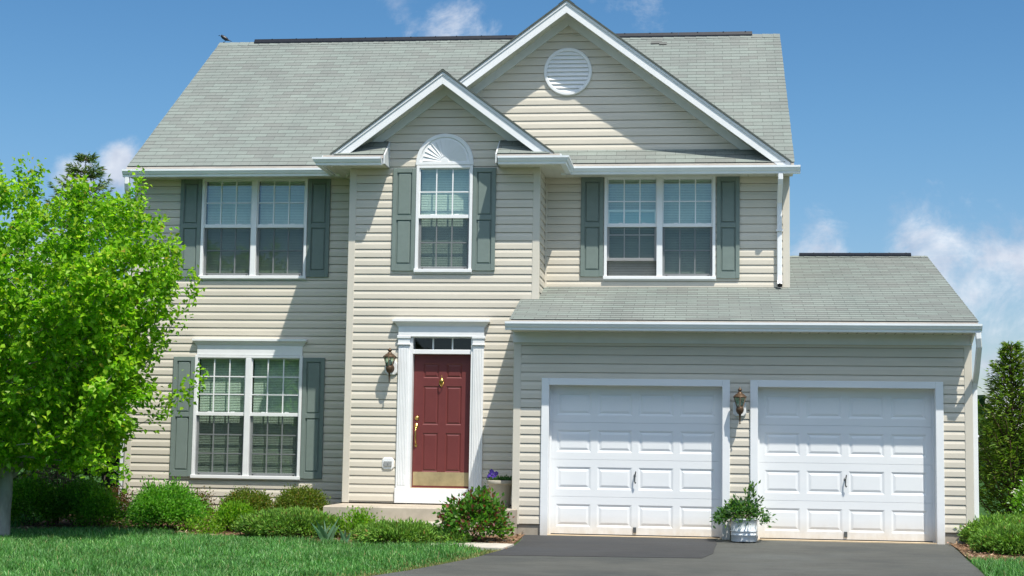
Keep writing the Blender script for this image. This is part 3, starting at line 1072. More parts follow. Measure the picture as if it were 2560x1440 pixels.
# downspouts: square tubes with elbows
def spout(pts, w=0.075, d=0.058, black_end=False):
    m = MB()
    P = [Vector(p) for p in pts]
    rings = []
    for i, p in enumerate(P):
        t = (P[min(i + 1, len(P) - 1)] - P[max(i - 1, 0)]).normalized()
        a = Vector((1, 0, 0)) if abs(t.x) < 0.7 else Vector((0, 1, 0))
        a = (a - t * a.dot(t)).normalized()
        b = t.cross(a)
        c = [(-1, -.7), (-.7, -1), (.7, -1), (1, -.7), (1, .7), (.7, 1), (-.7, 1), (-1, .7)]
        base = len(m.v)
        for cx, cy in c:
            m.v.append(tuple(p + a * (w / 2 * cx) + b * (d / 2 * cy)))
        rings.append(base)
    for i in range(len(rings) - 1):
        for k in range(8):
            j = (k + 1) % 8
            m.f.append((rings[i] + k, rings[i] + j, rings[i + 1] + j, rings[i + 1] + k))
            m.uv.append(None)
            m.sm.append(False)
    o = m.build('downspout', M['white'], house)
    if black_end:
        e = MB()
        q = P[-1]
        t = (P[-1] - P[-2]).normalized()
        e.tube([q - t * 0.03, q - t * 0.004], [0.034, 0.030], 10)
        e.build('outlet', M['black'], o)  # black plug stands in for the shaded hollow of the spout
    b = MB()
    for z in ((pts[-1][2] + pts[0][2]) / 2,):
        q = pts[-2]
        b.box(q[0] - w / 2 - 0.014, q[0] + w / 2 + 0.014, q[1] + d / 2 - 0.012, q[1] + d / 2 + 0.004, z, z + 0.03)
    b.build('strap', M['white'], o)
    return o
spout([(10.285, -0.44, 5.29), (10.285, -0.44, 5.20), (10.285, -0.40, 5.14), (10.285, -0.16, 4.97), (10.285, -0.075, 4.90),
       (10.285, -0.062, 4.82), (10.285, -0.062, 3.76), (10.285, -0.075, 3.68), (10.285, -0.13, 3.615), (10.285, -0.18, 3.60)], black_end=True)
spout([(0.0, -0.44, 5.29), (0.0, -0.44, 5.18), (-0.01, -0.40, 5.10), (-0.06, -0.12, 4.86), (-0.075, -0.01, 4.72), (-0.078, 0.05, 4.60),
       (-0.078, 0.05, 0.10), (-0.078, 0.03, 0.0), (-0.078, -0.10, -0.06)])
spout([(12.85, -2.32, 2.74), (12.855, -2.32, 2.66), (12.87, -2.28, 2.55), (12.88, -2.0, 2.22), (12.88, -1.86, 2.08), (12.875, -1.81, 1.98),
       (12.875, -1.81, 0.0), (12.875, -1.84, -0.06), (12.875, -1.95, -0.10)])

# ------------------------------------------------------------------ windows
def window(w, y, units, rows, raised=None, label=None, blind_to=None, tilt=0.5, slat=0.026, dark_low=False):
    """twin or single double-hung unit. y is the wall plane; frame stands 3 cm proud"""
    x0, x1, z0, z1 = w
    f = MB()
    yf, yb = y - 0.045, y + 0.07
    FW = 0.045
    f.bbox(x0, x0 + FW, yf, yb, z0 + 0.05, z1)
    f.bbox(x1 - FW, x1, yf, yb, z0 + 0.05, z1)
    f.bbox(x0 + FW, x1 - FW, yf + 0.001, yb, z1 - 0.04, z1)
    f.bbox(x0 - 0.01, x1 + 0.01, yf - 0.018, yb, z0, z0 + 0.05)
    f.box(x0 - 0.012, x1 + 0.012, y - 0.03, yb, z0 - 0.018, z0 - 0.001)
    xs = []
    if units == 2:
        xm = (x0 + x1) / 2
        f.bbox(xm - 0.045, xm + 0.045, yf, yb, z0 + 0.05, z1 - 0.04)
        xs = [(x0 + FW, xm - 0.045), (xm + 0.045, x1 - FW)]
    else:
        xs = [(x0 + FW, x1 - FW)]
    win = f.build('window', M['white'], house)
    if label:
        win['label'] = label
    ztop, zbot = z1 - 0.04, z0 + 0.05
    zm = zbot + (ztop - zbot) * 0.522
    for ui, (a, b) in enumerate(xs):
        def sash(za, zb_, yy, st, top, bot, mat, mut, nm='sash'):
            s = MB()
            s.bbox(a, a + st, yy, yy + 0.032, za, zb_, 0.003)
            s.bbox(b - st, b, yy, yy + 0.032, za, zb_, 0.003)
            s.bbox(a + st, b - st, yy + 0.0008, yy + 0.032, zb_ - top, zb_, 0.003)
            s.bbox(a + st, b - st, yy + 0.0008, yy + 0.032, za, za + bot, 0.003)
            ga, gb, gz0, gz1 = a + st, b - st, za + bot, zb_ - top
            for c in (1, 2):
                xc = ga + (gb - ga) * c / 3
                s.box(xc - mut, xc + mut, yy + 0.010, yy + 0.022, gz0, gz1)
            for r in range(1, rows):
                zc = gz0 + (gz1 - gz0) * r / rows
                s.box(ga, gb, yy + 0.0095, yy + 0.0225, zc - mut, zc + mut)
            o = s.build('sash', mat, win)
            p = MB()
            p.face([(ga - 0.005, yy + 0.027, gz0 - 0.005), (gb + 0.005, yy + 0.027, gz0 - 0.005), (gb + 0.005, yy + 0.027, gz1 + 0.005), (ga - 0.005, yy + 0.027, gz1 + 0.005)])
            p.build('pane', M['glass'], win)
        sash(zm - 0.03, ztop, y - 0.020, 0.016, 0.014, 0.055, M['white'], 0.009)
        up = raised[1] if raised and raised[0] == ui else 0.0
        sash(zbot + up, zm + 0.005 + up, y + 0.022, 0.034, 0.035, 0.045, M['grey_trim'] if not up else M['white'], 0.009)
        sc = MB()
        sc.face([(a + 0.004, y + 0.008, zbot), (b - 0.004, y + 0.008, zbot), (b - 0.004, y + 0.008, zm - 0.031), (a + 0.004, y + 0.008, zm - 0.031)])
        sc.build('insect_screen', M['screen'], win)
        if not up:
            for xq in (a + 0.055, b - 0.075):
                lt = MB()
                lt.box(xq, xq + 0.022, y - 0.004, y + 0.0075, zbot + 0.006, zbot + 0.022)
                lt.build('latch', M['black'], win)
        for xq in (a + 0.18, b - 0.23):
            lk = MB()
            lk.box(xq, xq + 0.06, y - 0.014, y + 0.01, zm + 0.0255, zm + 0.035)
            lk.build('sash_lock', M['white'], win)
        # blinds
        bl = MB()
        zb0 = blind_to if blind_to is not None else zbot + 0.01
        z = ztop - 0.03
        yb0 = y + 0.115
        dx = 0.010
        while z > zb0:
            h, dpt = slat * 0.5 * math.sin(tilt) , 0.0125 * math.cos(tilt)
            bl.face([(a + dx, yb0 - dpt, z - h), (b - dx, yb0 - dpt, z - h), (b - dx, yb0 + dpt, z + h), (a + dx, yb0 + dpt, z + h)])
            z -= slat
        bl.box(a + dx, b - dx, yb0 - 0.014, yb0 + 0.014, z - 0.01, z + 0.006)
        bl.box(a + dx, b - dx, yb0 - 0.02, yb0 + 0.02, ztop - 0.028, ztop - 0.002)
        for q in (0.18, 0.82):
            xq = a + (b - a) * q
            bl.box(xq - 0.0012, xq + 0.0012, yb0 - 0.016, yb0 - 0.015, zb0, ztop)
        bl.build('blind', M['blind'], win)
    return win
window(W1, 0.0, 2, 2, tilt=1.2)
window(W2, 0.0, 2, 3, tilt=1.1)
window(W3, -PB, 1, 2, tilt=1.25)
window(W4, 0.0, 2, 2, tilt=1.2, raised=(0, 0.245), label='double window with its left lower sash pushed up')

# pedimented head over the ground-floor window
def crown(x0, x1, y, z0, z1, proj, name, frieze_z):
    m = MB()
    h = z1 - z0
    prof = [(0.0, z0), (0.012, z0), (0.018, z0 + 0.018), (0.03, z0 + 0.03), (proj * 0.55, z0 + h * 0.45), (proj * 0.9, z0 + h * 0.68),
            (proj * 0.92, z0 + h * 0.72), (proj, z0 + h * 0.72), (proj, z1), (0.0, z1)]
    yb = y - 0.018
    m.sweep([(x1, yb + 0.03), (x1, yb), (x0, yb), (x0, yb + 0.03)], prof)
    m.box(x0, x1, yb - 0.02, yb + 0.02, frieze_z, z0 + 0.006)
    m.box(x0 - 0.003, x1 + 0.003, yb - 0.026, yb, frieze_z - 0.014, frieze_z)
    m.box(x0, x1, yb, yb + 0.012, z0, z1 - 0.004)
    return m.build(name, M['white'], house)
crown(1.12, 2.835, 0.0, 2.62, 2.735, 0.075, 'window_head', 2.492)

# sunburst arch over the entry window
def sunburst(xc, z0, r, h, y):
    m = MB()
    n = 36
    yb, yo, yi = y - 0.012, y - 0.045, y - 0.030
    def arc(rr, hh, y_):
        return [(xc + rr * math.cos(math.pi * k / n), y_, z0 + 0.045 + hh * math.sin(math.pi * k / n)) for k in range(n + 1)]
    A, B, C_, D = arc(r, h, yb), arc(r - 0.008, h - 0.008, yo), arc(r - 0.06, h - 0.055, yo), arc(r - 0.075, h - 0.07, yi)
    for p, q in ((A, B), (B, C_), (C_, D)):
        for k in range(n):
            m.face([p[k], p[k + 1], q[k + 1], q[k]])
    m.face(D)
    m.bbox(xc - r, xc + r, yo, yb, z0, z0 + 0.05)
    hub = [(xc + 0.055 * math.cos(math.pi * k / 10), y - 0.044, z0 + 0.05 + 0.055 * math.sin(math.pi * k / 10)) for k in range(11)]
    m.face(hub)
    for k in range(10):
        m.face([hub[k], hub[k + 1], (hub[k + 1][0], yi, hub[k + 1][2]), (hub[k][0], yi, hub[k][2])])
    # wedge-shaped rays, each tilted so that one side stands out
    nr = 14
    for k in range(nr):
        t0, t1 = math.pi * k / nr, math.pi * (k + 1) / nr
        ri, ro, ho = 0.075, r - 0.105, h - 0.10
        def pt(t, rr, hh, yy):
            return (xc + rr * math.cos(t), yy, z0 + 0.055 + hh * math.sin(t))
        e = 0.012
        a0, a1 = pt(t0 + e, ri, ri, yi - 0.001), pt(t0 + e, ro, ho, yi - 0.001)
        b0, b1 = pt(t1 - e, ri, ri, yi - 0.006), pt(t1 - e, ro, ho, yi - 0.020)
        m.face([a0, a1, b1, b0])
        m.face([b0, b1, pt(t1 - e, ro, ho, yi), pt(t1 - e, ri, ri, yi)])
        m.face([a1, b1, pt(t1 - e, ro, ho, yi), pt(t0 + e, ro, ho, yi)])
    return m.build('sunburst_panel', M['white'], house)
sunburst(5.207, 5.352, 0.445, 0.445, -PB)

# round louvred vent in the large gable
def round_vent(xc, zc, r, y):
    m = MB()
    n = 48
    def ring(rr, yy):
        return [(xc + rr * math.cos(2 * math.pi * k / n), yy, zc + rr * math.sin(2 * math.pi * k / n)) for k in range(n)]
    R = [ring(r, y - 0.01), ring(r, y - 0.045), ring(r - 0.01, y - 0.055), ring(r - 0.048, y - 0.055), ring(r - 0.056, y - 0.04), ring(r - 0.056, y - 0.012)]
    for p, q in zip(R[:-1], R[1:]):
        for k in range(n):
            j = (k + 1) % n
            m.face([p[k], p[j], q[j], q[k]], smooth=False)
    m.face(R[-1])
    v = m.build('gable_vent', M['white'], house)
    s = MB()
    ri = r - 0.050
    nl = 10
    st = 2 * ri / nl
    for i in range(nl):
        za, zb_ = zc - ri + st * i, zc - ri + st * (i + 1)
        def hw(z):
            return math.sqrt(max(0.0, ri * ri - (z - zc) ** 2))
        ks = 6
        for q in range(ks):
            z0_, z1_ = za + (zb_ - za) * q / ks, za + (zb_ - za) * (q + 1) / ks
            o0, o1 = [0.050 - 0.030 * (t - za) / st for t in (z0_, z1_)]
            s.face([(xc - hw(z0_), y - o0, z0_), (xc + hw(z0_), y - o0, z0_), (xc + hw(z1_), y - o1, z1_), (xc - hw(z1_), y - o1, z1_)])
        s.face([(xc - hw(za), y - 0.015, za), (xc + hw(za), y - 0.015, za), (xc + hw(za), y - 0.050, za), (xc - hw(za), y - 0.050, za)])
    s.build('louvre', M['white'], v)
round_vent(6.995, 7.0, 0.383, 0.0)

# shutters
def shutter(x0, x1, z0, z1, y, zsplit):
    m = MB()
    yo, yb = y - 0.046, y - 0.012
    sw = 0.062
    panels = [(zsplit + 0.034, z1 - 0.066), (z0 + 0.10, zsplit - 0.034)]
    xi0, xi1 = x0 + sw, x1 - sw
    m.bbox(x0, xi0, yo, yb, z0, z1)
    m.bbox(xi1, x1, yo, yb, z0, z1)
    rails = [(z0, panels[1][0]), (panels[1][1], panels[0][0]), (panels[0][1], z1)]
    for a, b in rails:
        m.box(xi0, xi1, yo + 0.0015, yb, a, b)
    for a, b in panels:
        g = 0.014
        rim = [(xi0, a), (xi1, a), (xi1, b), (xi0, b)]
        low = [(xi0 + 0.004, a + 0.004), (xi1 - 0.004, a + 0.004), (xi1 - 0.004, b - 0.004), (xi0 + 0.004, b - 0.004)]
        in1 = [(xi0 + g, a + g), (xi1 - g, a + g), (xi1 - g, b - g), (xi0 + g, b - g)]
        in2 = [(xi0 + g + 0.014, a + g + 0.014), (xi1 - g - 0.014, a + g + 0.014), (xi1 - g - 0.014, b - g - 0.014), (xi0 + g + 0.014, b - g - 0.014)]
        Y = [yo + 0.0015, yo + 0.022, yo + 0.022, yo + 0.008]
        Ls = [rim, low, in1, in2]
        for q in range(3):
            for k in range(4):
                j = (k + 1) % 4
                m.face([(Ls[q][k][0], Y[q], Ls[q][k][1]), (Ls[q][j][0], Y[q], Ls[q][j][1]),
                        (Ls[q + 1][j][0], Y[q + 1], Ls[q + 1][j][1]), (Ls[q + 1][k][0], Y[q + 1], Ls[q + 1][k][1])])
        m.face([(p[0], Y[3], p[1]) for p in in2])
    o = m.build('shutter', M['shutter'], house)
shutter(0.755, 1.105, 3.73, 5.308, 0.0, 4.553)
shutter(2.86, 3.22, 3.73, 5.308, 0.0, 4.553)
shutter(0.737, 1.085, 0.55, 2.447, 0.0, 1.53)
shutter(2.852, 3.206, 0.55, 2.447, 0.0, 1.53)
shutter(4.416, 4.77, 3.728, 5.305, -PB, 4.542)
shutter(5.65, 6.002, 3.733, 5.306, -PB, 4.542)
shutter(7.225, 7.578, 3.746, 5.308, 0.0, 4.56)
shutter(9.33, 9.68, 3.726, 5.308, 0.0, 4.55)

# ------------------------------------------------------------------ front door
DY = -PB + 0.095              # face of the door
def raised_panel(m, x0, x1, z0, z1, y, d=0.012, g=0.02, w=0.03):
    """field recessed by d behind y, rising again to the raised centre"""
    A = [(x0, z0), (x1, z0), (x1, z1), (x0, z1)]
    def ins(t):
        return [(x0 + t, z0 + t), (x1 - t, z0 + t), (x1 - t, z1 - t), (x0 + t, z1 - t)]
    Ls, Y = [A, ins(g), ins(g + w)], [y, y + d, y + d * 0.15]
    for q in range(2):
        for k in range(4):
            j = (k + 1) % 4
            m.face([(Ls[q][k][0], Y[q], Ls[q][k][1]), (Ls[q][j][0], Y[q], Ls[q][j][1]),
                    (Ls[q + 1][j][0], Y[q + 1], Ls[q + 1][j][1]), (Ls[q + 1][k][0], Y[q + 1], Ls[q + 1][k][1])])
    m.face([(p[0], Y[2], p[1]) for p in Ls[2]])
def slab(m, x0, x1, z0, z1, y, holes):
    xs_ = sorted({x0, x1, *[h[0] for h in holes], *[h[1] for h in holes]})
    zs_ = sorted({z0, z1, *[h[2] for h in holes], *[h[3] for h in holes]})
    for a, b in zip(xs_[:-1], xs_[1:]):
        for c, d in zip(zs_[:-1], zs_[1:]):
            xm, zm = (a + b) / 2, (c + d) / 2
            if not any(h[0] < xm < h[1] and h[2] < zm < h[3] for h in holes):
                m.face([(a, y, c), (b, y, c), (b, y, d), (a, y, d)])
dx0, dx1, dz0, dz1 = 4.782, 5.662, 0.462, 2.462
pans = []
for a, b in ((4.925, 5.165), (5.275, 5.515)):
    pans += [(a, b, 2.11, 2.33), (a, b, 1.405, 1.99), (a, b, 0.70, 1.285)]
m = MB()
slab(m, dx0, dx1, dz0, dz1, DY, pans)
for p in pans:
    raised_panel(m, *p, DY, 0.012, 0.018, 0.022)
m.box(dx0, dx1, DY + 0.02, DY + 0.045, dz0, dz1)
door = m.build('front_door', M['red_door'], house)
m = MB()
m.bbox(dx0 + 0.012, dx1 - 0.012, DY - 0.003, DY + 0.001, 0.493, 0.697, 0.001)
m.build('kick_plate', M['plate'], door)
m = MB()
m.lathe([(0.0, 0), (0.034, 0.0), (0.032, 0.008), (0.018, 0.014), (0.0, 0.016)], 18)
for v in range(len(m.v)):
    x_, y_, z_ = m.v[v]
    m.v[v] = (4.838 + x_, DY - z_, 1.502 + y_)
m.build('deadbolt', M['brass'], door)
m = MB()
m.lathe([(0.0, 0), (0.030, 0.0), (0.027, 0.008), (0.0, 0.012)], 16)
for v in range(len(m.v)):
    x_, y_, z_ = m.v[v]
    m.v[v] = (4.832 + x_, DY - z_, 1.385 + y_ * 1.5)
n0 = len(m.v)
m.tube([(4.832, DY - 0.008, 1.36), (4.832, DY - 0.05, 1.345), (4.832, DY - 0.058, 1.29), (4.832, DY - 0.052, 1.20), (4.832, DY - 0.035, 1.13), (4.832, DY - 0.004, 1.105)],
       [0.010, 0.011, 0.012, 0.012, 0.010, 0.013], 10)
m.lathe([(0.0, 0), (0.022, 0.0), (0.018, 0.008), (0.0, 0.01)], 14, c=(0, 0, 0))
for v in range(len(m.v) - 14 * 4, len(m.v)):
    x_, y_, z_ = m.v[v]
    m.v[v] = (4.832 + x_, DY - z_, 1.095 + y_ * 1.5)
m.build('handle', M['brass'], door)
m = MB()
prof = [(0.0, 0.0), (0.006, 0.004), (0.012, 0.02), (0.022, 0.045), (0.036, 0.075), (0.038, 0.10), (0.030, 0.118), (0.014, 0.126), (0.012, 0.140), (0.006, 0.155), (0.003, 0.175), (0.0, 0.185)]
m.lathe(prof, 16)
for v in range(len(m.v)):
    x_, y_, z_ = m.v[v]
    m.v[v] = (5.208 + x_, DY - 0.004 - max(0, -y_) * 0.9, 1.972 + z_)
m.tube([(5.18, DY - 0.03, 2.07), (5.178, DY - 0.038, 2.02), (5.208, DY - 0.046, 1.985), (5.238, DY - 0.038, 2.02), (5.236, DY - 0.03, 2.07)], 0.006, 8)
m.build('knocker', M['brass'], door)

# surround: pilasters, jambs, transom bar, sill board
m = MB()
YF = -PB - 0.045
for x0, x1 in ((4.545, 4.735), (5.685, 5.872)):
    m.bbox(x0 + 0.012, x1 - 0.012, YF, -PB + 0.05, 0.45, 2.60)
    for k in range(5):                                     # reeded face
        xr = x0 + 0.045 + k * 0.0235
        m.bbox(xr, xr + 0.012, YF - 0.007, YF + 0.001, 0.50, 2.545, 0.004)
    m.bbox(x0, x1, YF - 0.012, -PB + 0.05, 0.232, 0.45)                      # plinth
    m.bbox(x0 + 0.004, x1 - 0.004, YF - 0.012, -PB + 0.05, 2.60, 2.72)       # capital
    m.bbox(x0 - 0.008, x1 + 0.008, YF - 0.026, -PB + 0.05, 2.70, 2.742)
    m.bbox(x0 - 0.002, x1 + 0.002, YF - 0.022, -PB + 0.05, 2.600, 2.622)
m.box(4.720, 4.776, -PB - 0.028, DY + 0.06, 0.455, 2.742)
m.box(5.664, 5.70, -PB - 0.028, DY + 0.06, 0.455, 2.742)
m.bbox(4.776, 5.664, -PB - 0.012, DY + 0.06, 2.468, 2.535)
m.bbox(4.735, 5.685, -PB - 0.040, DY + 0.1, 0.232, 0.455)
m.box(4.776, 5.664, -PB - 0.02, DY + 0.06, 2.712, 2.742)
for q in (1, 2):
    xq = 4.776 + 0.888 * q / 3
    m.box(xq - 0.011, xq + 0.011, DY - 0.045, DY - 0.02, 2.535, 2.712)
m.build('door_surround', M['white'], house)
crown(4.555, 5.862, -PB - 0.022, 2.868, 2.985, 0.085, 'door_head', 2.742)
m = MB()
m.face([(4.776, DY - 0.03, 2.535), (5.664, DY - 0.03, 2.535), (5.664, DY - 0.03, 2.712), (4.776, DY - 0.03, 2.712)])
m.build('transom_pane', M['glass_dim'], house)
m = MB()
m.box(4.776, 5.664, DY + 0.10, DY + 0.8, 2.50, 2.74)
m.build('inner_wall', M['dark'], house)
m = MB()
m.box(4.776, 5.664, -PB - 0.03, DY + 0.05, 0.455, 0.463)
m.build('threshold', M['thresh'], house)

# outlet box and its cover beside the door
m = MB()
def octa(x0, x1, z0, z1, c):
    return [(x0 + c, z0), (x1 - c, z0), (x1, z0 + c), (x1, z1 - c), (x1 - c, z1), (x0 + c, z1), (x0, z1 - c), (x0, z0 + c)]
def plate8(m, x0, x1, z0, z1, c, yo, yb):
    o = octa(x0, x1, z0, z1, c)
    i = octa(x0 + 0.008, x1 - 0.008, z0 + 0.008, z1 - 0.008, c)
    for k in range(8):
        j = (k + 1) % 8
        m.face([(o[k][0], yb, o[k][1]), (o[j][0], yb, o[j][1]), (o[j][0], yo + 0.006, o[j][1]), (o[k][0], yo + 0.006, o[k][1])])
        m.face([(o[k][0], yo + 0.006, o[k][1]), (o[j][0], yo + 0.006, o[j][1]), (i[j][0], yo, i[j][1]), (i[k][0], yo, i[k][1])])
    m.face([(p[0], yo, p[1]) for p in i])
plate8(m, 4.345, 4.52, 0.726, 0.905, 0.03, -PB - 0.035, -PB)
ob = m.build('outlet_plate', M['white'], house)
m = MB()
m.bbox(4.372, 4.428, -PB - 0.055, -PB - 0.036, 0.775, 0.85)
m.bbox(4.436, 4.492, -PB - 0.055, -PB - 0.036, 0.775, 0.85)
m.build('outlet_cover', plain('outlet_cover_grey', (0.30, 0.31, 0.31), 0.35, spec=0.6), ob)

# small black vent pipe low on the wall
m = MB()
m.tube([(3.55, -0.05, -0.12), (3.55, -0.05, 0.09)], 0.035, 12)
m.tube([(3.55, -0.05, 0.07), (3.57, -0.09, 0.155), (3.58, -0.13, 0.165)], [0.05, 0.068, 0.05], 14)
m.build('vent_pipe', M['black'], house)

# ------------------------------------------------------------------ garage doors
GZ0, GZ1 = -0.128, 1.985
def garage_door(x0, x1):
    y = -PG + 0.155
    m = MB()
    hs = (GZ1 - GZ0) / 4
    nx = 4
    margin = 0.055
    pw = (x1 - x0 - 2 * margin) / nx
    for r in range(4):
        z0, z1 = GZ0 + hs * r, GZ0 + hs * (r + 1) - 0.005
        hol = []
        for c in range(nx):
            a = x0 + margin + pw * c + 0.045
            hol.append((a, a + pw - 0.09, z0 + 0.10, z1 - 0.105))
        slab(m, x0 - 0.01, x1 + 0.01, z0, z1, y, hol)
        for h in hol:
            raised_panel(m, *h, y, 0.011, 0.030, 0.034)
        m.face([(x0, y, z1), (x1, y, z1), (x1, y + 0.008, z1 + 0.0025), (x0, y + 0.008, z1 + 0.0025)])
        m.face([(x0, y + 0.008, z1 + 0.0025), (x1, y + 0.008, z1 + 0.0025), (x1, y, z1 + 0.005), (x0, y, z1 + 0.005)])
    m.box(x0, x1, y + 0.02, y + 0.045, GZ0, GZ1)
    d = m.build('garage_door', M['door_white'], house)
    xc = (x0 + x1) / 2
    h = MB()
    zc = GZ0 + hs * 1.52
    h.lathe([(0.0, 0), (0.026, 0), (0.022, 0.006), (0.0, 0.009)], 14)
    for v in range(len(h.v)):
        a, b, c = h.v[v]
        h.v[v] = (xc - 0.005 + a * 0.7, y - c, zc + 0.03 + b)
    h.tube([(xc - 0.005, y - 0.005, zc + 0.03), (xc - 0.005, y - 0.045, zc + 0.03)], 0.009, 8)
    h.tube([(xc + 0.012, y - 0.046, zc + 0.095), (xc, y - 0.048, zc + 0.03), (xc - 0.004, y - 0.046, zc - 0.05), (xc + 0.012, y - 0.046, zc - 0.075)], [0.008, 0.010, 0.010, 0.013], 8)
    h.build('handle', M['steel'], d)
    b = MB()
    b.bbox(xc - 0.022, xc + 0.022, y - 0.022, y + 0.001, GZ0 + 0.03, GZ0 + 0.11)
    b.build('lift_bracket', M['steel'], d)
    s = MB()
    s.box(x0 - 0.01, x1 + 0.01, y - 0.006, y + 0.03, GZ0 - 0.012, GZ0 - 0.0005)
    s.build('bottom_seal', M['black'], d)
    # casing
    f = MB()
    yo, yb = -PG - 0.045, -PG + 0.02
    cw = 0.108
    f.bbox(x0 - cw, x0, yo, yb, -0.168, 1.98 + 0.096, 0.005)
    f.bbox(x1, x1 + cw, yo, yb, -0.168, 1.98 + 0.096, 0.005)
    f.bbox(x0, x1, yo + 0.001, yb, 1.98, 1.98 + 0.096, 0.005)
    f.box(x0 - 0.03, x0 - 0.002, yb, y + 0.05, -0.168, 1.985)
    f.box(x1 + 0.002, x1 + 0.03, yb, y + 0.05, -0.168, 1.985)
    f.box(x0 - 0.03, x1 + 0.03, yb, y + 0.05, 1.982, 2.02)
    # stop moulding against the door
    f.box(x0 - 0.001, x0 + 0.03, y - 0.024, y - 0.002, -0.14, 1.981)
    f.box(x1 - 0.03, x1 + 0.001, y - 0.024, y - 0.002, -0.14, 1.981)
    f.box(x0 + 0.031, x1 - 0.031, y - 0.024, y - 0.002, 1.95, 1.981)
    f.build('garage_door_frame', M['door_white'], house)
    a = MB()
    a.box(x0 - 0.01, x1 + 0.01, -PG - 0.04, y + 0.4, -0.22, GZ0 - 0.013)
    a.build('garage_sill', M['thresh'], house)
garage_door(*G1)
garage_door(*G2)

# ------------------------------------------------------------------ porch and step
porch = thing('porch', 'low concrete porch slab with a lower step below the maroon front door', 'porch', (5.1, -1.5, -0.2), fixed=True)
m = MB()
def slab_block(m, x0, x1, y0, y1, z0, z1, b=0.018):
    lo = [(x0, y0, z0), (x1, y0, z0), (x1, y1, z0), (x0, y1, z0)]
    md = [(x0, y0, z1 - b), (x1, y0, z1 - b), (x1, y1, z1 - b), (x0, y1, z1 - b)]
    tp = [(x0 + b, y0 + b, z1), (x1 - b, y0 + b, z1), (x1 - b, y1, z1), (x0 + b, y1, z1)]
    for A, B in ((lo, md), (md, tp)):
        for k in range(4):
            j = (k + 1) % 4
            m.face([A[k], A[j], B[j], B[k]])
    m.face(tp)
slab_block(m, 3.735, 6.435, -2.10, -PB + 0.01, -0.6, 0.214)
slab_block(m, 6.4355, 6.508, -2.10, -PG - 0.03, -0.6, 0.2135, 0.012)
m.build('slab', M['concrete'], porch)
m = MB()
slab_block(m, 4.55, 5.86, -2.42, -2.101, -0.6, 0.02)
m.build('step', M['walk'], porch)

# concrete splash block at the house corner
sb = MB()
slab_block(sb, 0.15, 0.47, -0.62, -0.10, -0.3, -0.055, 0.03)
sb.box(0.17, 0.20, -0.6, -0.12, -0.06, -0.04)
setprops(sb.build('splash_block', M['concrete']), 'small tan concrete splash block on the soil below the left house corner', 'splash block')

# ------------------------------------------------------------------ wall lanterns
def lantern(loc, label):
    t = thing('wall_lantern', label, 'lantern', loc, 'bronze wall lanterns on white plates')
    # origin: on the siding face, at the height of the mount; the lamp stands 0.15 m out
    m = MB()
    plate8(m, -0.09, 0.09, -0.115, 0.10, 0.035, -0.030, 0.0)
    m.build('mounting_plate', M['white'], t)
    f = MB()
    yc = -0.155
    # back plate, arm, cup
    f.lathe([(0.0, 0), (0.052, 0), (0.046, 0.010), (0.02, 0.016), (0.0, 0.018)], 18)
    for v in range(len(f.v)):
        a, b, c = f.v[v]
        f.v[v] = (a, -0.030 - c, -0.02 + b * 1.25)
    f.tube([(0, -0.045, -0.02), (0, -0.09, -0.035), (0, -0.13, -0.075), (0, yc, -0.10)], [0.011, 0.011, 0.012, 0.014], 10)
    f.lathe([(0.0, -0.235), (0.005, -0.228), (0.013, -0.215), (0.005, -0.205), (0.008, -0.198), (0.010, -0.17), (0.012, -0.12), (0.016, -0.095),
             (0.036, -0.08), (0.052, -0.052), (0.056, -0.025), (0.050, 0.002), (0.046, 0.012)], 20, c=(0, yc, 0))
    # roof cap and finial
    f.lathe([(0.100, 0.142), (0.104, 0.148), (0.098, 0.156), (0.060, 0.190), (0.036, 0.200), (0.036, 0.212), (0.022, 0.220), (0.020, 0.228),
             (0.030, 0.238), (0.032, 0.250), (0.022, 0.264), (0.008, 0.270), (0.006, 0.285), (0.0, 0.29)], 8, c=(0, yc, 0), start=math.pi / 8)
    # the corner bars
    for k in range(6):
        a = 2 * math.pi * k / 6 + math.pi / 6
        ca, sa = math.cos(a), math.sin(a)
        f.tube([(0.047 * ca, yc + 0.047 * sa, 0.005), (0.094 * ca, yc + 0.094 * sa, 0.146)], 0.0055, 6)
    f.build('frame', M['bronze'], t)
    g = MB()
    for k in range(6):
        a0, a1 = 2 * math.pi * k / 6 + math.pi / 6, 2 * math.pi * (k + 1) / 6 + math.pi / 6
        g.face([(0.045 * math.cos(a0), yc + 0.045 * math.sin(a0), 0.006), (0.045 * math.cos(a1), yc + 0.045 * math.sin(a1), 0.006),
                (0.091 * math.cos(a1), yc + 0.091 * math.sin(a1), 0.145), (0.091 * math.cos(a0), yc + 0.091 * math.sin(a0), 0.145)])
    g.build('glass', M['lampglass'], t)
    b = MB()
    b.lathe([(0.0, 0.012), (0.013, 0.014), (0.014, 0.04), (0.024, 0.065), (0.026, 0.082), (0.018, 0.10), (0.0, 0.108)], 12, c=(0, yc, 0))
    b.build('bulb', plain('frosted_bulb', (0.75, 0.75, 0.7), 0.3, 0.02), t)
    return t
lantern((4.452, -PB - 0.018, 2.262), 'bronze lantern mounted on beige siding just beside the red front door')
lantern((9.640, -PG - 0.018, 1.683), 'bronze lantern mounted on the narrow siding strip between the two garage doors')

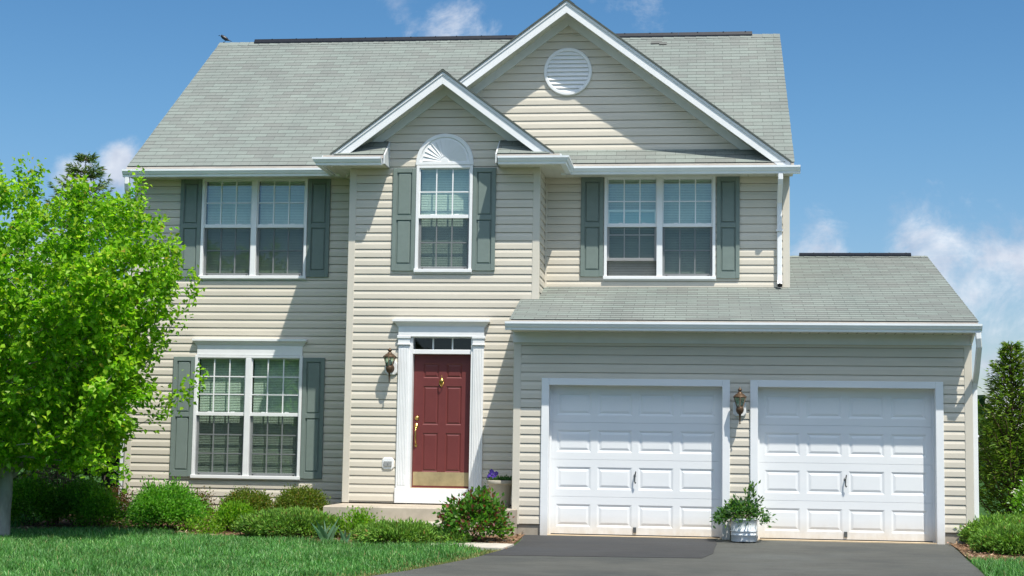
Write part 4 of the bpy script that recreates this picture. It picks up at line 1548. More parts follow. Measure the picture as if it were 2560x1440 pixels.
# ------------------------------------------------------------------ bird on the ridge
bird = thing('bird', 'small black bird perched on the left end of the main roof ridge', 'bird', (0.06, 4.15, zr + 0.016), rz=math.radians(8))
def skin_body(name, pts, edges, radii, mat, parent, sub=2):
    me = bpy.data.meshes.new(name)
    me.from_pydata(pts, edges, [])
    o = bpy.data.objects.new(name, me)
    COL.objects.link(o)
    sk = o.modifiers.new('s', 'SKIN')
    sk.use_smooth_shade = True
    for i, r in enumerate(radii):
        me.skin_vertices[0].data[i].radius = (r, r) if not hasattr(r, '__len__') else r
    me.skin_vertices[0].data[1].use_root = True
    sm = o.modifiers.new('u', 'SUBSURF')
    sm.levels = sm.render_levels = sub
    bpy.context.view_layer.update()
    dg = bpy.context.evaluated_depsgraph_get()
    ev = bpy.data.meshes.new_from_object(o.evaluated_get(dg))
    bpy.data.objects.remove(o)
    ev.materials.clear()
    ev.materials.append(mat)
    ev.name = name
    return link(bpy.data.objects.new(name, ev), parent)
bm_ = plain('black_plumage', (0.012, 0.014, 0.02), 0.4, 0.4, 40, 0.5)
# facing -x: tail to +x
skin_body('body', [(0.055, 0, 0.055), (0.02, 0, 0.085), (-0.025, 0, 0.105), (-0.05, 0, 0.128), (-0.066, 0, 0.132), (0.10, 0, 0.04), (0.15, 0, 0.015)],
          [(0, 1), (1, 2), (2, 3), (3, 4), (0, 5), (5, 6)], [0.028, 0.040, 0.036, 0.025, 0.022, (0.018, 0.010), (0.016, 0.004)], bm_, bird)
m = MB()
m.tube([(-0.083, 0, 0.132), (-0.098, 0, 0.130), (-0.112, 0, 0.126)], [0.009, 0.006, 0.001], 8)
m.build('beak', M['black'], bird)
for s in (-1, 1):
    m = MB()
    m.tube([(0.015, s * 0.015, 0.055), (0.022, s * 0.016, 0.03), (0.012, s * 0.017, 0.002)], [0.006, 0.004, 0.003], 6)
    for a in (-0.5, 0.0, 0.5):
        m.tube([(0.012, s * 0.017, 0.003), (0.012 - 0.026 * math.cos(a), s * 0.017 + 0.026 * math.sin(a), 0.002)], [0.003, 0.0015], 5)
    m.build('leg', M['black'], bird)
    m = MB()
    m.lathe([(0, -0.0035), (0.0035, 0), (0, 0.0035)], 8, c=(-0.068, s * 0.0205, 0.138))
    m.build('eye', plain('pale_eye', (0.6, 0.55, 0.25), 0.2), bird)

# ------------------------------------------------------------------ vegetation
RNG = np.random.default_rng(11)
def unit(a):
    return a / np.maximum(1e-9, np.linalg.norm(a, axis=-1, keepdims=True))

def leaf_mesh(name, parent, P, A, N, L, Wd, tint, mat, fold=0.18, kind=None):
    """kite-shaped folded leaves: P base (n,3), A axis, N normal, L length (n,), Wd width ratio"""
    n = len(P)
    A = unit(A)
    S = unit(np.cross(A, N))
    Nn = np.cross(S, A)
    L = L[:, None]
    w = L * Wd
    b = P
    l = P + A * L * 0.42 + S * w * 0.5 + Nn * w * fold
    t = P + A * L - Nn * w * fold * 0.6
    r = P + A * L * 0.42 - S * w * 0.5 + Nn * w * fold
    co = np.stack([b, l, t, r], 1).reshape(-1, 3)
    i = np.arange(n) * 4
    f = np.concatenate([np.c_[i, i + 1, i + 2], np.c_[i, i + 2, i + 3]])
    tt = np.repeat(tint, 4, axis=0)
    o = raw_mesh(name, co, f, mat, parent, tt)
    if kind:
        o['kind'] = kind
    return o

def palette(n, cols, wts=None, jit=0.18, rng=RNG):
    cols = np.array(cols, float)
    k = rng.choice(len(cols), n, p=None if wts is None else np.array(wts) / np.sum(wts))
    c = cols[k] * (1 + jit * rng.standard_normal((n, 1))) * (1 + jit * 0.4 * rng.standard_normal((n, 3)))
    return np.clip(c, 0.002, 0.9)

def skeleton(mb, base, nodes0, targets, r_tip, r_pow, rng, sides=5, jit=0.05, bias=0.3, maxr=None):
    """attach every target to the nearest growing node; tapering tubes"""
    pos = [np.array(p, float) for p in nodes0]
    par = list(range(-1, len(nodes0) - 1))
    plen = [0.0]
    for i in range(1, len(pos)):
        plen.append(plen[-1] + np.linalg.norm(pos[i] - pos[i - 1]))
    order = np.argsort(np.linalg.norm(targets - pos[-1], axis=1))
    for k in order:
        T = targets[k]
        arr = np.array(pos)
        d = np.linalg.norm(arr - T, axis=1)
        low = np.maximum(0, arr[:, 2] - T[2] + 0.05)
        j = int(np.argmin(d + bias * np.array(plen) + 1.5 * low))
        seg = max(1, int(d[j] / 0.22))
        prev = j
        for s in range(1, seg + 1):
            q = arr[j] + (T - arr[j]) * s / seg
            if s < seg:
                q = q + rng.standard_normal(3) * jit * 0.6
                q[2] -= 0.05 * math.sin(math.pi * s / seg) * d[j]
            pos.append(q)
            par.append(prev)
            plen.append(plen[prev] + np.linalg.norm(q - pos[prev]))
            prev = len(pos) - 1
    cnt = np.zeros(len(pos))
    kids = [[] for _ in pos]
    for i, p in enumerate(par):
        if p >= 0:
            kids[p].append(i)
    for i in range(len(pos) - 1, -1, -1):
        cnt[i] = max(1.0, sum(cnt[c] for c in kids[i]))
    rad = r_tip * cnt ** r_pow
    if maxr:
        rad = np.minimum(rad, maxr)
    # chains
    done = set()
    for i in range(len(pos)):
        for c in kids[i]:
            if c in done:
                continue
            if i > 0 and kids[i] and c == max(kids[i], key=lambda q: cnt[q]) and par[i] >= 0:
                continue                                   # continued by its parent's chain
            chain = [i, c]
            while kids[chain[-1]]:
                chain.append(max(kids[chain[-1]], key=lambda q: cnt[q]))
            done.update(chain)
            rr = [rad[chain[1]] if a == 0 else rad[q] for a, q in enumerate(chain)]
            mb.tube([pos[q] for q in chain], rr, sides if rr[0] < 0.03 else 9, cap=False)
    return np.array(pos), rad

# ---- maple at the left
MX, MY = -0.45, -3.5
MZ = zg(MX, MY)
maple = thing('maple_tree', 'young bright green leafy tree in front of the left corner of the house', 'tree', (MX, MY, MZ))
def maple_crown():
    rng = np.random.default_rng(5)
    prof_z = [0.75, 1.37, 1.7, 2.27, 2.9, 3.5, 4.2, 4.6, 4.95]
    prof_r = [1.12, 1.56, 1.74, 1.90, 1.97, 2.12, 2.02, 1.72, 1.2]
    C_ = []
    tries = 0
    mind = 0.34
    while len(C_) < 430 and tries < 60000:
        tries += 1
        z = rng.uniform(1.06, 4.75)
        R = np.interp(z, prof_z, prof_r)
        a = rng.uniform(0, 2 * math.pi)
        lump = 1 + 0.10 * math.sin(3 * a + 1.3 * z) + 0.08 * math.sin(5 * a - 2.1 * z + 1)
        rr = R * lump * rng.uniform(0.16, 1.0) ** 0.48
        p = np.array([rr * math.cos(a), rr * math.sin(a) * 0.68, z])
        if C_ and np.min(np.linalg.norm(np.array(C_) - p, axis=1)) < (mind if z < 3.3 else mind + 0.16 * (z - 3.3)):
            continue
        C_.append(p)
    C_ = np.array(C_)
    # upright leading shoots above the crown and long side sprays
    shoots = [((-0.05, 0.2), 4.4, 5.18), ((-0.20, -0.3), 4.4, 5.12), ((0.36, -0.2), 4.4, 5.05), ((0.75, 0.4), 4.2, 4.75), ((1.74, 0.0), 3.8, 4.98), ((1.92, -0.2), 3.8, 4.6), ((2.15, -0.3), 3.3, 4.2), ((2.40, -0.3), 3.1, 3.75),
              ((-0.9, 0.2), 4.4, 5.1), ((-1.5, 0.5), 4.1, 4.9), ((1.15, -0.5), 4.2, 4.75), ((-2.1, -0.4), 3.6, 4.5), ((1.4, 0.6), 4.2, 4.7)]
    S_ = []
    for (x, y), z0, z1 in shoots:
        for t in np.arange(0, 1.01, 0.16):
            S_.append([x * (0.94 + 0.06 * t) + rng.normal(0, 0.03), y + rng.normal(0, 0.03), z0 + (z1 - z0) * t])
    for a, b in (((2.2, -0.2, 2.55), (2.72, -0.3, 3.45)), ((2.1, 0.1, 1.7), (2.68, 0.0, 2.15)), ((2.2, -0.4, 2.9), (2.45, -0.5, 4.0)), ((1.4, -0.5, 1.15), (1.9, -0.6, 0.92))):
        a, b = np.array(a), np.array(b)
        for t in np.arange(0, 1.01, 0.25):
            S_.append(list(a + (b - a) * t + rng.normal(0, 0.03, 3)))
    allc = np.r_[C_, np.array(S_)]
    nC = len(C_)
    mb = MB()
    nodes0 = [(0.0, 0, -0.12), (0.01, 0, 0.02), (0.015, 0.0, 0.30), (0.03, 0.0, 0.55), (0.03, 0.02, 0.76)]
    # main limbs first so that the crown hangs on a clear scaffold
    limbs = []
    for k in range(9):
        a = 2 * math.pi * k / 9 + 0.35
        rr = 0.55 + 0.25 * (k % 3)
        limbs.append([rr * math.cos(a), rr * math.sin(a), 1.7 + 0.5 * (k % 2)])
        limbs.append([1.7 * rr * math.cos(a + 0.1), 1.7 * rr * math.sin(a + 0.1), 2.8 + 0.4 * (k % 2)])
    T = np.r_[np.array(limbs), allc]
    pos, rad = skeleton(mb, None, nodes0, T, 0.0042, 0.50, rng, 5, 0.05, 0.16, maxr=0.125)
    mb.tube([(0, 0, -0.14), (0.0, 0, -0.02), (0.005, 0, 0.08), (0.012, 0, 0.22), (0.015, 0.0, 0.40), (0.03, 0.0, 0.58), (0.03, 0.02, 0.80), (0.04, 0.03, 1.0)], [0.175, 0.150, 0.132, 0.122, 0.117, 0.113, 0.105, 0.06], 16, cap=False)
    mb.build('trunk', M['bark_pale'], maple)
    P, A, N, L, K = [], [], [], [], []
    for i, c in enumerate(allc):
        shoot = i >= nC
        m = int(rng.integers(100, 170)) if not shoot else int(rng.integers(34, 52))
        out = np.array([c[0], c[1], 0.0])
        out /= max(0.3, np.linalg.norm(out))
        ax = unit(out * rng.uniform(0.3, 0.9) + np.array([0, 0, rng.uniform(0.2, 1.0)]) + rng.normal(0, 0.25, 3))
        if shoot:
            ax = unit(np.array([0.1, 0, 1.0]) + rng.normal(0, 0.15, 3))
        t = rng.uniform(-0.16, 0.22, m)
        sp = (0.080 if not shoot else 0.06)
        p = c + ax * t[:, None] + rng.normal(0, sp, (m, 3)) * np.array([1, 1, 0.75])
        a = unit(rng.normal(0, 0.6, (m, 3)) + out * 0.5 + np.array([0, 0, -0.15]))
        nn = unit(rng.normal(0, 0.55, (m, 3)) + np.array([0.15, -0.25, 0.8]))
        P.append(p); A.append(a); N.append(nn)
        L.append(rng.uniform(0.062, 0.112, m) * (0.85 if shoot else 1))
        # some clusters carry fresh yellowish growth
        fresh = rng.random() < (0.45 if c[2] > 3 or np.hypot(c[0], c[1]) > 2.1 else 0.18)
        cl = palette(m, [(0.22, 0.42, 0.018), (0.15, 0.32, 0.015), (0.30, 0.50, 0.026), (0.39, 0.53, 0.045)],
                     [0.30, 0.22, 0.33, 0.15] if fresh else [0.42, 0.36, 0.20, 0.02], 0.16, rng)
        tipm = (t > 0.13) & (rng.random(m) < (0.06 if fresh else 0.01))
        cl[tipm] = np.array([0.36, 0.30, 0.05])
        K.append(cl)
    leaf_mesh('crown', maple, np.concatenate(P), np.concatenate(A), np.concatenate(N), np.concatenate(L), 0.72, np.concatenate(K), M['leaf'], 0.22)
M['bark_pale'] = plain('pale_bark', (0.33, 0.31, 0.28), 0.9, 0.35, 9.0, 0.15, bump=0.008, stretch=(1, 1, 0.35))
maple_crown()

# ---- shrubs
def shrub(name, label, loc, rx, ry, h, leaf, cols, wts, n, lumps=0.12, seed=1, mat='leaf', wd=0.55, group=None, stems=7, up=0.3,
          clump=0.07, per=26, shell=0.35, flat=0.0, spikes=0, axis_out=1.0, zlow=0.06, tips=None, twig_mat='twig', cat='shrub', rnd=0.6):
    """n clumps through a lumpy dome; centre on the ground at loc"""
    rng = np.random.default_rng(seed)
    x, y = loc
    z = zg(x, y)
    t = thing(name, label, cat, (x, y, z), group)
    ph = rng.uniform(0, 6.3, 6)
    cs, outs = [], []
    while len(cs) < n:
        v = unit(rng.normal(0, 1, 3))
        if v[2] < -0.35:
            continue
        a = math.atan2(v[1], v[0])
        e = math.asin(v[2])
        lump = 1 + lumps * (math.sin(3 * a + ph[0] + 2 * e) + math.sin(5 * a + ph[1] - 3 * e) + math.sin(2 * a + ph[2] + 5 * e)) / 1.7 + rng.normal(0, lumps * 0.25)
        r = lump * rng.uniform(shell, 1.0) ** 0.4
        c = np.array([v[0] * rx * r, v[1] * ry * r, h * 0.45 + v[2] * h * 0.55 * r])
        if flat:
            c[2] = min(c[2], h * (1 - flat * rng.random()))
        c[2] = max(zlow, c[2])
        cs.append(c)
        outs.append(unit(np.array([v[0] / rx, v[1] / ry, max(-0.1, v[2]) / (h * 0.55)])))
    for k in range(spikes):
        a = rng.uniform(0, 6.3)
        rr = rng.uniform(0, 0.8)
        top = h * rng.uniform(0.95, 1.22)
        for q in np.arange(0.75, 1.01, 0.08):
            cs.append(np.array([rx * rr * math.cos(a) * q, ry * rr * math.sin(a) * q, top * q]))
            outs.append(np.array([0.2 * math.cos(a), 0.2 * math.sin(a), 1.0]))
    cs, outs = np.array(cs), np.array(outs)
    if stems:
        mb = MB()
        sel = cs[rng.choice(len(cs), min(len(cs), stems * 3), replace=False)] * np.array([0.92, 0.92, 0.95])
        for k in range(stems):
            a = 2 * math.pi * k / stems + rng.uniform(-0.3, 0.3)
            b = np.array([0.12 * rx * math.cos(a), 0.12 * ry * math.sin(a), -0.03])
            skeleton(mb, None, [b, b * 1.5 + np.array([0, 0, 0.10])], sel[k * 3:k * 3 + 3], 0.0035, 0.5, rng, 5, 0.03)
        mb.build('stems', M[twig_mat], t)
    m = per
    P = np.repeat(cs, m, 0) + rng.normal(0, clump, (len(cs) * m, 3)) * np.array([1, 1, 0.9])
    O = np.repeat(outs, m, 0)
    P[:, 2] = np.maximum(P[:, 2], 0.01)
    A = unit(O * axis_out + rng.normal(0, rnd, P.shape) + np.array([0, 0, up]))
    N = unit(O * 0.6 + rng.normal(0, 0.6, P.shape) + np.array([0.05, -0.15, 0.5]))
    L = rng.uniform(0.7, 1.25, len(P)) * leaf
    ct = palette(len(P), cols, wts, 0.15, rng)
    if tips is not None:
        frac, col = tips
        outer = (np.linalg.norm((P - np.array([0, 0, h * 0.45])) / np.array([rx, ry, h * 0.55]), axis=1) > 0.85) & (rng.random(len(P)) < frac)
        ct[outer] = palette(int(outer.sum()), col, None, 0.2, rng)
    leaf_mesh('foliage', t, P, A, N, L, wd, ct, M[mat], 0.18)
    return t
BOX = [(0.12, 0.28, 0.022), (0.17, 0.36, 0.03), (0.07, 0.18, 0.016)]
DARKG = [(0.09, 0.225, 0.02), (0.13, 0.30, 0.026), (0.06, 0.155, 0.014)]
HOLLY = [(0.13, 0.19, 0.022), (0.19, 0.24, 0.035), (0.08, 0.125, 0.018), (0.26, 0.16, 0.055)]
LIME = [(0.17, 0.33, 0.022), (0.12, 0.27, 0.02), (0.24, 0.38, 0.04)]
JUN = [(0.155, 0.30, 0.042), (0.21, 0.38, 0.055), (0.095, 0.205, 0.034), (0.32, 0.20, 0.07)]
shrub('round_shrub', 'dark rounded shrub standing right beside the trunk of the leafy tree', (-0.80, -1.75), 0.42, 0.42, 0.66, 0.045, BOX, [3, 1, 3], 330, 0.08, 21, group='garden shrubs')
shrub('round_shrub', 'two-lobed dark green shrub between the bare twigs and the house corner', (-0.12, -1.55), 0.40, 0.42, 0.64, 0.045, DARKG, [3, 2, 2], 330, 0.10, 22, group='garden shrubs')
shrub('round_shrub', 'lighter green low shrub at the right flank of the two-lobed dark shrub', (0.30, -1.85), 0.27, 0.30, 0.50, 0.042, BOX, [2, 3, 1], 190, 0.12, 23, group='garden shrubs')
shrub('barberry_shrub', 'reddish brown small shrub tucked against the left house corner', (0.12, -0.62), 0.19, 0.2, 0.44, 0.032, [(0.14, 0.06, 0.03), (0.10, 0.10, 0.02), (0.07, 0.05, 0.02)], [3, 3, 2], 120, 0.1, 24, group='reddish shrubs by the wall', per=22)
shrub('privet_shrub', 'large fresh green bushy shrub in front of the left end of the wall', (1.33, -1.90), 0.46, 0.44, 0.57, 0.044, [(0.12, 0.31, 0.03), (0.18, 0.40, 0.05), (0.07, 0.20, 0.022)], [3, 3, 1.2], 520, 0.13, 25, spikes=9, per=30, group='garden shrubs')
shrub('low_privet', 'small sprawling green spray at the foot of the large fresh green shrub', (0.92, -1.75), 0.26, 0.25, 0.40, 0.042, [(0.055, 0.15, 0.02), (0.08, 0.19, 0.03)], None, 90, 0.2, 26, spikes=2, per=18)
shrub('barberry_shrub', 'brownish small shrub half hidden behind the large fresh green shrub', (1.40, -0.62), 0.20, 0.2, 0.42, 0.034, [(0.15, 0.10, 0.03), (0.12, 0.14, 0.025), (0.07, 0.05, 0.02)], [3, 2, 2], 130, 0.1, 27, group='reddish shrubs by the wall', per=22)
shrub('holly_shrub', 'trimmed round olive shrub under the ground floor window', (2.23, -0.80), 0.34, 0.33, 0.46, 0.036, HOLLY, [3, 2.4, 2, 0.55], 430, 0.05, 28, per=34, group='trimmed olive shrubs by the wall', shell=0.62, clump=0.055, rnd=0.75)
shrub('holly_shrub', 'trimmed round olive shrub beside the left end of the porch', (3.08, -0.82), 0.355, 0.33, 0.515, 0.036, HOLLY, [3, 2.4, 2, 0.4], 470, 0.05, 29, per=34, group='trimmed olive shrubs by the wall', shell=0.62, clump=0.055, rnd=0.75)
shrub('azalea', 'lime green leafy plant below the left trimmed olive shrub', (2.36, -1.75), 0.30, 0.26, 0.33, 0.055, LIME, [3, 2, 1], 170, 0.15, 30, up=0.6, per=18, group='lime green plants in the bed', stems=5)
shrub('azalea', 'low lime green seedlings on bare soil right of the large shrub', (2.00, -2.15), 0.26, 0.2, 0.17, 0.05, LIME, [3, 2, 1], 34, 0.25, 31, up=0.6, per=14, group='lime green plants in the bed', stems=4)
shrub('azalea', 'airy lime green plant between the two spreading junipers', (4.30, -2.35), 0.30, 0.26, 0.30, 0.045, LIME, [3, 3, 1], 90, 0.22, 32, up=0.6, per=13, group='lime green plants in the bed', spikes=6, stems=7)
shrub('juniper', 'wide spreading juniper in the bed left of the blue green iris', (3.34, -2.30), 0.68, 0.46, 0.315, 0.060, JUN, [4, 3, 3, 0.35], 620, 0.10, 33, mat='needle', wd=0.30, per=44, up=0.35, clump=0.042, group='spreading junipers', shell=0.55, rnd=0.5, stems=8)
shrub('juniper', 'wide spreading juniper in front of the concrete porch', (5.02, -2.95), 0.57, 0.42, 0.24, 0.060, JUN, [4, 3, 3, 0.25], 480, 0.10, 34, mat='needle', wd=0.30, per=44, up=0.35, clump=0.042, group='spreading junipers', shell=0.55, rnd=0.5, stems=8)
shrub('low_juniper', 'tiny tuft of juniper at the edge of the garden walk', (5.80, -3.25), 0.18, 0.15, 0.14, 0.07, JUN, [4, 3, 3, 0.2], 50, 0.15, 35, mat='needle', wd=0.28, per=22, clump=0.035, stems=3)
shrub('juniper', 'large juniper mound against the right garage corner', (13.30, -1.75), 0.62, 0.52, 0.33, 0.060, JUN, [3, 4, 2, 0.1], 520, 0.10, 36, mat='needle', wd=0.30, per=44, up=0.35, clump=0.042, group='spreading junipers', shell=0.55, rnd=0.5, stems=8)
shrub('juniper', 'large juniper mound at the right edge of the driveway, nearest the lawn', (13.28, -3.0), 0.58, 0.48, 0.29, 0.060, JUN, [4, 3, 3, 0.25], 520, 0.10, 37, mat='needle', wd=0.30, per=44, up=0.35, clump=0.042, group='spreading junipers', shell=0.55, rnd=0.5, stems=8)
shrub('rose_bush', 'rose bush with dark red new leaves in front of the porch', (6.06, -2.95), 0.42, 0.40, 0.56, 0.066, [(0.08, 0.21, 0.025), (0.14, 0.29, 0.035), (0.05, 0.14, 0.022), (0.14, 0.065, 0.035)], [3, 2.8, 2, 0.35], 200, 0.16, 38,
      per=14, spikes=9, wd=0.68, tips=(0.15, [(0.17, 0.05, 0.04), (0.22, 0.085, 0.06)]), stems=9, up=0.4, clump=0.06)
shrub('flowering_shrub', 'green shrub with white blossoms at the right edge behind the juniper', (14.02, -0.55), 0.40, 0.35, 0.95, 0.05, BOX, [2, 3, 1], 170, 0.15, 39, per=18, tips=(0.12, [(0.75, 0.75, 0.7)]), spikes=3)

# bare twiggy shrub
def twigs():
    rng = np.random.default_rng(8)
    x, y = -0.50, -1.50
    t = thing('bare_shrub', 'leafless brown twiggy shrub between two dark green shrubs', 'shrub', (x, y, zg(x, y)))
    mb = MB()
    for k in range(11):
        a = rng.uniform(0, 6.3)
        b = np.array([0.04 * math.cos(a), 0.04 * math.sin(a), -0.03])
        tg = np.array([[rng.normal(0, 0.05) + 0.10 * math.cos(a), rng.normal(0, 0.05) + 0.08 * math.sin(a), rng.uniform(0.35, 0.5)]] +
                      [[rng.normal(0.0, 0.20), rng.normal(0, 0.15), rng.uniform(0.6, 0.98)] for _ in range(7)])
        skeleton(mb, None, [b, b + np.array([0, 0, 0.12])], tg, 0.0048, 0.42, rng, 5, 0.05)
    mb.build('twigs', plain('dry_twigs', (0.19, 0.13, 0.095), 0.9, 0.3, 9.0, 0.1), t)
twigs()

# iris clumps: long folded blades
def iris(label, x, y, n, h, seed):
    rng = np.random.default_rng(seed)
    t = thing('iris_plant', label, 'plant', (x, y, zg(x, y) + 0.01), 'iris plants')
    co, fa, ti = [], [], []
    for k in range(n):
        a = rng.uniform(0, 6.28)
        bx, by = rng.normal(0, 0.035), rng.normal(0, 0.03)
        lean = rng.uniform(0.10, 0.75)
        d = np.array([math.cos(a) * lean, math.sin(a) * lean * 0.6, 1.0])
        d /= np.linalg.norm(d)
        s = unit(np.cross(d, np.array([rng.normal(0, 0.3), -1.0, 0.1])))
        H = h * rng.uniform(0.6, 1.05)
        w = rng.uniform(0.013, 0.020)
        base = len(co)
        for q in range(6):
            u = q / 5
            c = np.array([bx, by, 0]) + d * H * u + np.array([d[0], d[1], -0.3]) * 0.16 * H * u * u
            ww = w * (1 - u ** 3) * (0.8 + 0.5 * math.sin(math.pi * u))
            co += [c - s * ww, c + s * ww + np.array([0, -0.004, 0])]
        for q in range(5):
            fa.append([base + 2 * q, base + 2 * q + 1, base + 2 * q + 3, base + 2 * q + 2])
        cc = palette(1, [(0.115, 0.24, 0.125), (0.085, 0.19, 0.095), (0.15, 0.28, 0.15)], None, 0.12, rng)[0]
        ti += [cc] * 12
    raw_mesh('blades', np.array(co), np.array(fa), M['grass'], t, np.array(ti))
iris('blue green iris with long blades in front of the left juniper', 4.00, -2.92, 13, 0.40, 3)
iris('smaller pale iris sprout just right of the long-bladed iris', 4.25, -3.02, 7, 0.24, 4)

# ---- conifers
def conifer(name, label, loc, h, rbase, seed, cols, wts, levels, nb, leaf, group=None, wd=0.16, rise=0.15, z0=0.05, power=0.9, sag=0.2, per=70, tipup=0.3, cat='tree', trunk_r=0.1, spread=0.07):
    rng = np.random.default_rng(seed)
    x, y = loc
    t = thing(name, label, cat, (x, y, zg(x, y)), group)
    mb = MB()
    mb.tube([(0, 0, -0.1), (0.02, 0, h * 0.3), (-0.02, 0.01, h * 0.7), (0, 0, h * 0.985)], [trunk_r, trunk_r * 0.8, trunk_r * 0.4, 0.006], 8)
    mb.build('trunk', M['bark'], t)
    P, A, L = [], [], []
    bm = MB()
    for i in range(levels):
        u = (i + rng.uniform(0.0, 0.9)) / levels
        z = h * (z0 + (0.985 - z0) * u)
        R = rbase * (1 - u) ** power + 0.05
        for k in range(nb):
            a = 2 * math.pi * (k + rng.uniform(-0.3, 0.3)) / nb + i * 1.3
            ln = R * rng.uniform(0.72, 1.12)
            d = np.array([math.cos(a), math.sin(a), 0.0])
            m = int(per * (0.25 + ln / rbase))
            s = rng.uniform(0.08, 1.0, m) ** 0.7
            zz = z + ln * (rise * s - sag * s ** 2 + tipup * s ** 4) + rng.normal(0, 0.02, m)
            lat = np.cross(d, [0, 0, 1])
            off = rng.normal(0, 1, m) * spread * (0.35 + ln) * (1.15 - s)
            p = d * (s * ln)[:, None] + lat * off[:, None]
            p[:, 2] = zz - np.abs(off) * 0.25
            P.append(p)
            A.append(unit(d * 0.9 + lat * np.sign(off)[:, None] * 0.7 + rng.normal(0, 0.35, (m, 3)) + np.array([0, 0, 0.12])))
            L.append(rng.uniform(0.6, 1.25, m) * leaf)
            if k % 2 == 0:
                bm.tube([(0, 0, z), tuple(d * ln * 0.5 + np.array([0, 0, z + ln * (rise * 0.5 - sag * 0.25)])),
                         tuple(d * ln * 0.92 + np.array([0, 0, z + ln * (rise * 0.92 - sag * 0.85 + tipup * 0.7)]))], [0.012 + 0.01 * ln, 0.01, 0.004], 5)
    bm.build('branches', M['twig'], t)
    P, A, L = np.concatenate(P), np.concatenate(A), np.concatenate(L)
    N = unit(rng.normal(0, 0.5, P.shape) + np.array([0, 0, 1.0]))
    leaf_mesh('crown', t, P, A, N, L, wd, palette(len(P), cols, wts, 0.18, rng), M['needle'], 0.1)
    return t
SPR = [(0.11, 0.19, 0.06), (0.15, 0.24, 0.07), (0.20, 0.21, 0.07)]
conifer('spruce_tree', 'tall dark conifer rising above the leafy tree left of the house', (-4.56, 9.0), 7.75, 2.9, 51, SPR, [3, 2, 1.2], 34, 8, 0.15, 'conifers behind the house', sag=0.10, rise=0.25, tipup=0.28, power=0.78, per=120, wd=0.22)
conifer('spruce_tree', 'shorter conifer showing through the leafy tree at the left edge', (-6.3, 9.5), 6.2, 2.0, 52, SPR, [3, 2, 1], 26, 7, 0.20, 'conifers behind the house', sag=0.15, rise=0.05, per=70, wd=0.2)
conifer('spruce_tree', 'low dark conifer right behind the left house corner', (-2.45, 5.5), 3.5, 1.25, 53, [(0.022, 0.055, 0.018), (0.035, 0.08, 0.022)], None, 24, 8, 0.16, 'conifers behind the house', z0=0.02, power=0.6, per=70, wd=0.24)
conifer('spruce_tree', 'broad dark conifer behind the shrubs at the far left', (-4.6, 4.5), 3.2, 1.6, 54, [(0.022, 0.055, 0.018), (0.035, 0.08, 0.022)], None, 24, 9, 0.16, 'conifers behind the house', z0=0.02, power=0.55, per=80, wd=0.24)
CYP = [(0.12, 0.22, 0.018), (0.17, 0.28, 0.026), (0.07, 0.145, 0.016), (0.24, 0.31, 0.05)]
conifer('cypress_tree', 'feathery green cypress standing right of the garage', (13.86, 0.7), 2.95, 0.74, 55, CYP, [4, 3, 2, 0.7], 44, 8, 0.10, 'cypress hedge trees', wd=0.24, rise=0.95, sag=0.1, tipup=0.2, power=0.70, z0=0.0, per=54, trunk_r=0.05, spread=0.10)
conifer('cypress_tree', 'second cypress at the very right edge behind the white flowering shrub', (15.1, 0.9), 2.75, 0.66, 56, CYP, [4, 3, 2, 0.7], 38, 9, 0.105, 'cypress hedge trees', wd=0.26, rise=0.75, sag=0.1, tipup=0.15, power=0.42, z0=0.0, per=60, trunk_r=0.05, spread=0.11)

# ---- far woods on the horizon
def woods():
    rng = np.random.default_rng(77)
    n = 70000
    a = rng.uniform(0, 2 * math.pi, n)
    R = rng.uniform(95, 125, n)
    x, y = 5 + R * np.cos(a), R * np.sin(a)
    R = np.where(y < -40, R * 0.62, R)  # unseen side behind the camera set nearer, to darken window reflections
    x, y = 5 + R * np.cos(a), R * np.sin(a)
    hh = 6.5 + 2.2 * np.sin(a * 23) + 1.5 * np.sin(a * 61 + 1)
    z = zground(x, y) + rng.uniform(0, 1, n) ** 0.8 * hh
    P = np.c_[x, y, z]
    A = unit(rng.normal(0, 1, (n, 3)))
    N = unit(rng.normal(0, 1, (n, 3)))
    o = leaf_mesh('woods', None, P, A, N, rng.uniform(0.6, 1.5, n), 0.9, palette(n, [(0.035, 0.085, 0.02), (0.06, 0.12, 0.025), (0.025, 0.06, 0.018)], None, 0.2, rng), M['needle'], 0.2)
    setprops(o, 'far green line of woods on the horizon around the lot', 'woods', kind='stuff')
woods()

